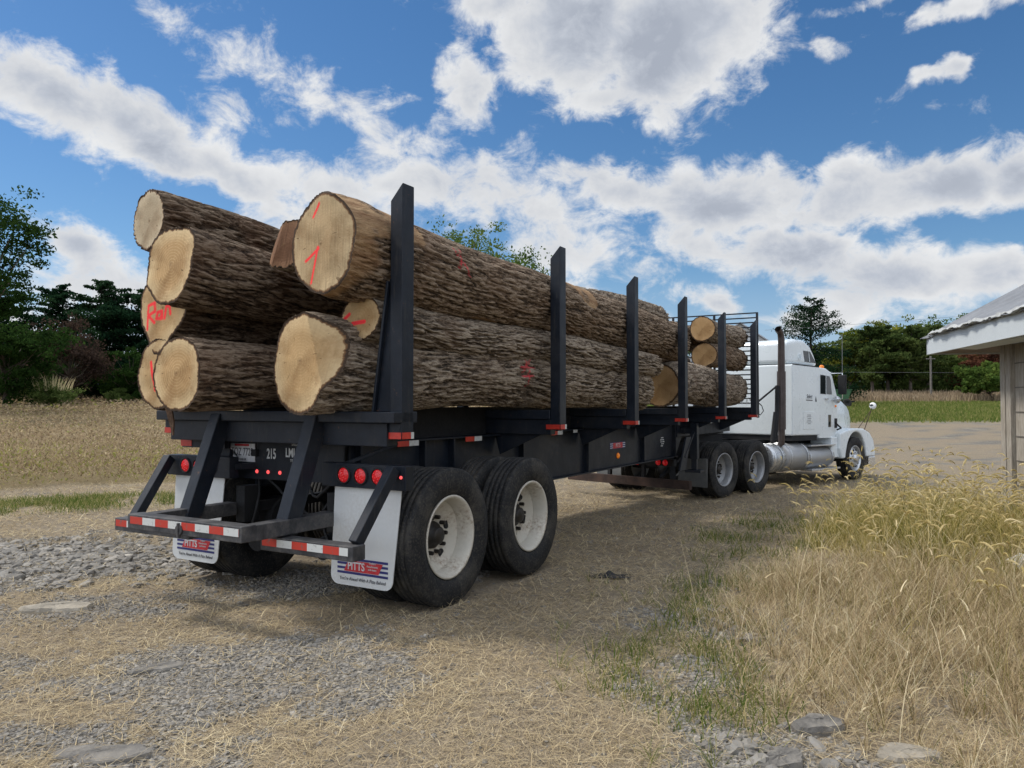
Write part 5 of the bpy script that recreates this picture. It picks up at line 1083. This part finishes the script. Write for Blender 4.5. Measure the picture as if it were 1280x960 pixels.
m.box(.57,4.8,-1.52,-1.49,-.3,ZE+.03); m.box(4.78,4.81,Lb+.2,-1.52,-.3,ZE+.03); m.build('board_wall',M['board'],SH,.004)
m=MB()
for k in range(7): m.box(.482,.491,-3.9,-1.66,.25+k*.29,.262+k*.29)
m.build('wall_batten',M['pole'],SH)
# crumpled white sheet in the weeds
rs=np.random.RandomState(12); n=14; X,Y=np.meshgrid(np.linspace(-.15,.15,n),np.linspace(-.12,.12,n)); Z=.06+.12*(fbm(X*6+9,Y*6+9,3,3)-.3); idx=np.arange(n*n).reshape(n,n)
Fq=np.stack([idx[:-1,:-1],idx[:-1,1:],idx[1:,1:],idx[1:,:-1]],-1).reshape(-1,4); o=npmesh('plastic_sheet',np.stack([X,Y,Z],-1).reshape(-1,3),Fq,M['whitep'],None,None,False); o.location=(4.22,6.25,float(tz(4.22,6.25))+.07); o.rotation_euler=(R(25),R(-8),.4); so_=o.modifiers.new('t','SOLIDIFY'); so_.thickness=.004
tag(o,'crumpled white plastic sheet half hidden in weeds at the right edge','plastic sheet')

# ------------------------------------------------------------------ trees
def leafquads(C,size,rs,flat=.0):
    n=len(C); nrm=rs.normal(size=(n,3)); nrm[:,2]+=flat; nrm/=np.linalg.norm(nrm,axis=1,keepdims=True)
    a=np.cross(nrm,rs.normal(size=(n,3))); a/=np.linalg.norm(a,axis=1,keepdims=True)+1e-9; b=np.cross(nrm,a)
    s=(size*rs.uniform(.6,1.4,n))[:,None]; V=np.stack([C-a*s,C-b*s*.5,C+a*s,C+b*s*.5],1).reshape(-1,3); return V,np.arange(n*4).reshape(-1,4)
def tree(name,label,cat,x,y,h,w,style='round',mat='leaf_mid',nl=9000,leaf=.16,seed=0,trunkh=.25,group=None,tr_r=None,gap=.5,tmat='trunk',clump=None,base=None,top=1.0):
    rs=np.random.RandomState(seed); z0=float(tz(x,y)) if base is None else base
    o=thing(name,label,cat,(x,y,z0),(0,0,0),group); tr_r=tr_r or h*.018+.06
    m=MB(); tips=[]
    th=h*(.9 if style in('pine','spruce','column') else .55)
    kx,ky=rs.uniform(-.03,.03,2)*h; pts=[(kx*(i/6)**1.5,ky*(i/6)**2,-.3+(th+.3)*i/6) for i in range(7)]
    m.tube(pts,[tr_r*(1-.85*(i/6))+.01 for i in range(7)],8)
    if style in('pine','spruce'):
        nb=int(h*(5.2 if style=='pine' else 4.6)); C=[]
        for i in range(nb):
            f=trunkh+(1-trunkh)*(i+rs.rand())/nb; z=h*f*top
            if style=='spruce': ln=w/2*(1-((f-trunkh)/(1-trunkh)))**.55*rs.uniform(.6,1.1)+.3
            else: ln=w/2*(math.sin(PI*min(1,.25+.75*(f-trunkh)/(1-trunkh)))**.6)*rs.uniform(.45,1.15)+.3
            az=rs.uniform(0,2*PI); up=.35 if style=='spruce' and f>.6 else (.12 if style=='pine' else -.1); p=Vector((kx*f,ky*f,z*.97)); q=p+Vector((math.cos(az)*ln,math.sin(az)*ln,ln*(up+rs.uniform(-.1,.25)))); mid=(p+q)/2+Vector((0,0,-.06*ln))
            m.tube([p,mid,q],[.03+.012*ln,.02+.006*ln,.01],5,False); k=max(20,int(nl/nb*ln/(w*.3)))
            t=rs.rand(k)**.7; B=np.array([list(p+(q-p)*tt) for tt in t]); spread=(.10+.16*ln)*(1-.4*t)[:,None]
            B+=rs.normal(size=(k,3))*spread*np.array([.8,.8,.28 if style=='pine' else .22]); 
            if style=='spruce': B[:,2]-=rs.rand(k)*.22*ln
            C.append(B)
        C=np.concatenate(C)
    else:
        nc=clump or int(26+h*2.2); cz=h*(trunkh+(1-trunkh)*.5); rz=h*(1-trunkh)*.5; C=[]
        P=rs.normal(size=(nc,3)); P/=np.linalg.norm(P,axis=1,keepdims=True); P*=(rs.rand(nc)**.45)[:,None]; 
        if style=='column': pass
        P=P*np.array([w/2,w/2,rz])*.86; P[:,2]+=cz; lowf=np.clip((P[:,2]-h*trunkh)/(h*.3),.35,1); P[:,:2]*=lowf[:,None]
        for i in range(nc):
            c=Vector(P[i]); s_=Vector((kx*.5,ky*.5,max(h*trunkh*.7,c.z*.55))); mid=(s_+c)/2+Vector((0,0,-.04*h)); m.tube([s_,mid,c],[tr_r*.34,tr_r*.18,.015],5,False)
            rad=(w*.5+rz)*.5*rs.uniform(.20,.40); k=int(nl/nc*rs.uniform(.6,1.4)); B=rs.normal(size=(k,3)); B/=np.linalg.norm(B,axis=1,keepdims=True); B*=(rs.rand(k)**.5)[:,None]*rad*np.array([1,1,.62]); 
            # sub clumps leave gaps
            sc_=rs.normal(size=(7,3))*rad*.5*np.array([1,1,.6]); pick=sc_[rs.randint(0,7,k)]; B=B*gap+pick
            C.append(B+P[i])
        C=np.concatenate(C)
    V,Fq=leafquads(C,np.full(len(C),leaf),rs,.4); cl=fbm(C[:,0]*.5+50,C[:,1]*.5+C[:,2]*.45+50,seed+1,2)
    tint=np.clip(rs.rand(len(C))*.55+(cl-.5)*1.1+.25,0,1)
    npmesh('crown',V,Fq,M[mat],o,{'tint':np.repeat(tint,4)}); m.build('trunk',M[tmat],o)
    return o
gl='trees beyond the crop field on the left'; gr_='trees of the wood across the road on the right'
tree('broadleaf_tree','large open tree reaching in from the left edge, with sparse dark leaves','tree',-36.0,50,15.8,10.5,'round','leaf_dark',22000,.13,101,.22,gl,gap=.45,clump=46)
tree('broadleaf_tree','dark rounded tree low at the far left edge in front of the pines','tree',-40,60,8.6,10,'round','leaf_dark',14000,.15,102,.08,gl)
tree('broadleaf_tree','brownish purple thin leaved tree between the edge tree and the pines','tree',-39.5,68,8.6,8.5,'round','leaf_brown',8000,.13,103,.05,gl,gap=.5)
tree('pine_tree','tall dark pine just left of the log ends','tree',-42.5,79,13.0,9.5,'pine','leaf_pine',20000,.17,104,.03,gl,tmat='trunkd')
tree('pine_tree','dark pine directly behind the log ends','tree',-38.2,80,12.2,9.5,'pine','leaf_pine',19000,.17,105,.03,gl,tmat='trunkd')
tree('pine_tree','shorter dark pine left of the tall one','tree',-48.5,82,13.0,9,'pine','leaf_pine',14000,.17,106,.03,gl,tmat='trunkd')
tree('pine_tree','leftmost dark pine in the row','tree',-54,80,13.4,9.5,'pine','leaf_pine',14000,.18,107,.03,gl,tmat='trunkd')
tree('broadleaf_tree','green tree low behind the bottom of the pine row','tree',-46.5,74,6.5,8,'round','leaf_dark',9000,.15,108,.02,gl)
tree('pine_tree','dark pine hidden mostly behind the logs','tree',-31,84,11,9,'pine','leaf_pine',9000,.2,109,.03,gl,tmat='trunkd')
tree('broadleaf_tree','low dark tree closing the row below the purple one','tree',-36,72,5.5,8,'round','leaf_dark',8000,.15,110,.02,gl)
for i,(x,y,h_,w_,lab) in enumerate([(-37.6,62,2.5,4.6,'rounded green shrub with feathery plumes at the back of the crop field'),(-36.3,70,1.8,2.4,'small green shrub beside the log ends at the crop edge')]):
    s_=tree('shrub',lab,'shrub',x,y,h_,w_,'round','leaf_shrub',7000,.08,120+i,.0,'shrubs at the back of the crop field',tr_r=.04,gap=.8)
    if i==0:
        rs=np.random.RandomState(9); n=120; a=rs.uniform(0,2*PI,n); r=rs.rand(n)*1.7; root=np.stack([r*np.cos(a),r*np.sin(a),np.full(n,1.6)],-1)
        v,f,_,_,k=blades(root,a,rs.uniform(.7,1.5,n),np.full(n,.07),rs.uniform(0,.35,n),rs.uniform(.3,.9,n),3); npmesh('plume',v,f,M['foxtail'],s_,{'tint':np.full(len(v),.95)})
tree('broadleaf_tree','leafy tree whose top shows above the long logs','tree',-2.6,40,11.7,10.5,'round','leaf_mid',22000,.085,130,.2,None,gap=.55,clump=44)
tree('spruce_tree','dark open spruce with upswept branches behind the cab','tree',29.4,75,10.6,9.2,'spruce','leaf_pine',19000,.10,140,.10,None,tmat='trunkd')
R_=[(43.5,98,9.2,6.5,'broadleaf_tree','yellow green tree at the left end of the wood','round','leaf_yel'),(44.6,94,9.0,7,'pine_tree','bare stemmed pine beside the yellow green tree','pine','leaf_wood'),(48,97,9.2,7,'pine_tree','pine with visible pale trunk in the middle of the wood','pine','leaf_wood'),
(49.8,95,9.0,7,'pine_tree','dense dark pine right of the pale trunked one','pine','leaf_wood'),(54.2,99,9.4,8,'pine_tree','dark pine just left of the utility pole','pine','leaf_wood'),(53,112,10.6,9,'broadleaf_tree','pale green tree crown rising behind the bare stemmed pine','round','leaf_yel'),(58.2,114,10.9,10,'broadleaf_tree','pale green crown behind the dense dark pine','round','leaf_yel'),
(62.4,113,11.6,9,'broadleaf_tree','tallest green crown above the utility pole','round','leaf_mid'),(69,118,11.6,11,'broadleaf_tree','green crown just left of the shed roof','round','leaf_mid'),(76,118,11,12,'broadleaf_tree','green crown behind the shed eave','round','leaf_mid'),(86,118,11,13,'broadleaf_tree','rightmost green crown hidden by the shed','round','leaf_mid'),
(60.3,100,4.6,5.5,'shrub','reddish brown bush behind the utility pole','round','leaf_red'),(65,104,9.5,6,'broadleaf_tree','orange tinged tree beneath the shed corner','round','leaf_red'),(57,86,5.8,8.5,'broadleaf_tree','round dark green tree standing alone under the shed eave','round','leaf_mid')]
for i,(x,y,h_,w_,nm,lab,st,mt) in enumerate(R_):
    if i==13: x,y,h_,w_=50.4,80,4.4,7.0
    tree(nm,lab,'tree' if nm!='shrub' else 'shrub',x,y,h_,w_,st,mt,11000 if st=='round' else 9000,.19,200+i,.05 if h_<7 else .12 if st=='round' else .24,gr_,tmat='trunk')
# a dim belt of woodland closing the gaps far behind
def belt(name,label,x0,x1,y,h,n,seed,mat):
    rs=np.random.RandomState(seed); x=rs.uniform(x0,x1,n); yy=y+rs.uniform(-5,5,n); top=h*(.65+.6*fbm(x*.09+40,yy*0+2,seed,3)); z=tz(x,yy)-.3+rs.rand(n)**1.05*top
    V,Fq=leafquads(np.stack([x,yy,z],-1),np.full(n,.34),rs,.3); tag(npmesh(name,V,Fq,M[mat],None,{'tint':np.repeat(rs.rand(n)*.7,4)}),label,'woodland',kind='stuff')
belt('far_woodland','distant mass of trees closing the view beyond the right hand wood',30,110,128,9,30000,5,'leaf_wood')
belt('wood_understorey','dim undergrowth between the trunks of the right hand wood',34,110,103,3.2,15000,8,'leaf_wood')
belt('left_woodland','dark mass of undergrowth behind the pines on the left',-78,-30,90,6.5,22000,6,'leaf_dark')
belt('horizon_woodland','low far woodland seen behind the trailer',-30,32,150,6,16000,7,'leaf_dark')
# ------------------------------------------------------------------ pole and lines
up=thing('utility_pole','grey wooden utility pole in front of the reddish bush','utility pole',(46.6,84.5,float(tz(46.6,84.5))))
m=MB(); m.tube([(0,0,-.5),(0,0,4.9)],[.13,.10],10); m.build('pole',M['pole'],up); m=MB(); m.box(-.5,.5,-.05,.05,4.55,4.65); m.build('crossarm',M['pole'],up)
def wire(label,a,b,sag,r):
    m=MB(); a=Vector(a);b=Vector(b); m.tube([a.lerp(b,i/16)-Vector((0,0,sag*4*(i/16)*(1-i/16))) for i in range(17)],r,5); tag(m.build('power_line',M['wire'],None),label,'power line',group='overhead lines')
wire('lower thin wire crossing in front of the right wood',(20,84,5.3),(110,84,5.9),.5,.013)
wire('upper thin wire crossing above the wood towards the shed',(20,60,7.4),(75,52,12.5),.6,.010)
# ------------------------------------------------------------------ barn and green farm machine
bn=thing('barn','pale metal roofed barn showing just above the sleeper cab','barn',(12.6,42,float(tz(12.6,42))),(0,0,R(-8)))
m=MB(); m.box(-4,4,0,10,-.5,3.1); m.prism([(-4,3.1),(4,3.1),(0,5.82)],0,10,'y'); m.build('wall',M['barnwall'],bn)
m=MB()
for s in(-1,1): m.prism([(0,5.84),(0,5.9),(4.25*s,3.0),(4.25*s,2.94)],-.3,10.3,'y')
m.build('roof',M['barnroof'],bn)
m=MB(); m.box(-1.2,1.2,-.03,0,-.4,2.0); m.build('barn_door',M['barnroof'],bn)
fm=thing('farm_cart','dark green farm cart on rubber wheels parked beyond the truck','farm cart',(28.6,68,float(tz(28.6,68))),(0,0,R(-20))); fm.scale=(.8,.8,.8)
m=MB(); m.prism([(-1.9,.75),(-2.0,1.9),(2.0,1.9),(1.6,.75)],-1,1,'y'); m.build('cart_body',M['farmgreen'],fm,.03)
m=MB(); m.box(-2.05,2.05,-1.05,1.05,1.9,1.97); m.build('top_rail',M['farmgreen'],fm,.02)
m=MB(); m.box(-1.7,2.3,-.5,.5,.55,.72); m.build('cart_frame',M['dark'],fm)
for x in(-1.1,1.5):
    for y in(-1.05,1.05): m=MB(); m.lathe([(-.12,.25),(-.12,.42),(-.09,.48),(.09,.48),(.12,.42),(.12,.25),(.05,.2),(.05,.0001),(-.05,.0001),(-.05,.2)],(x,y,.45),'y',24,closed=True); m.build('cart_wheel',M['tyre'],fm)
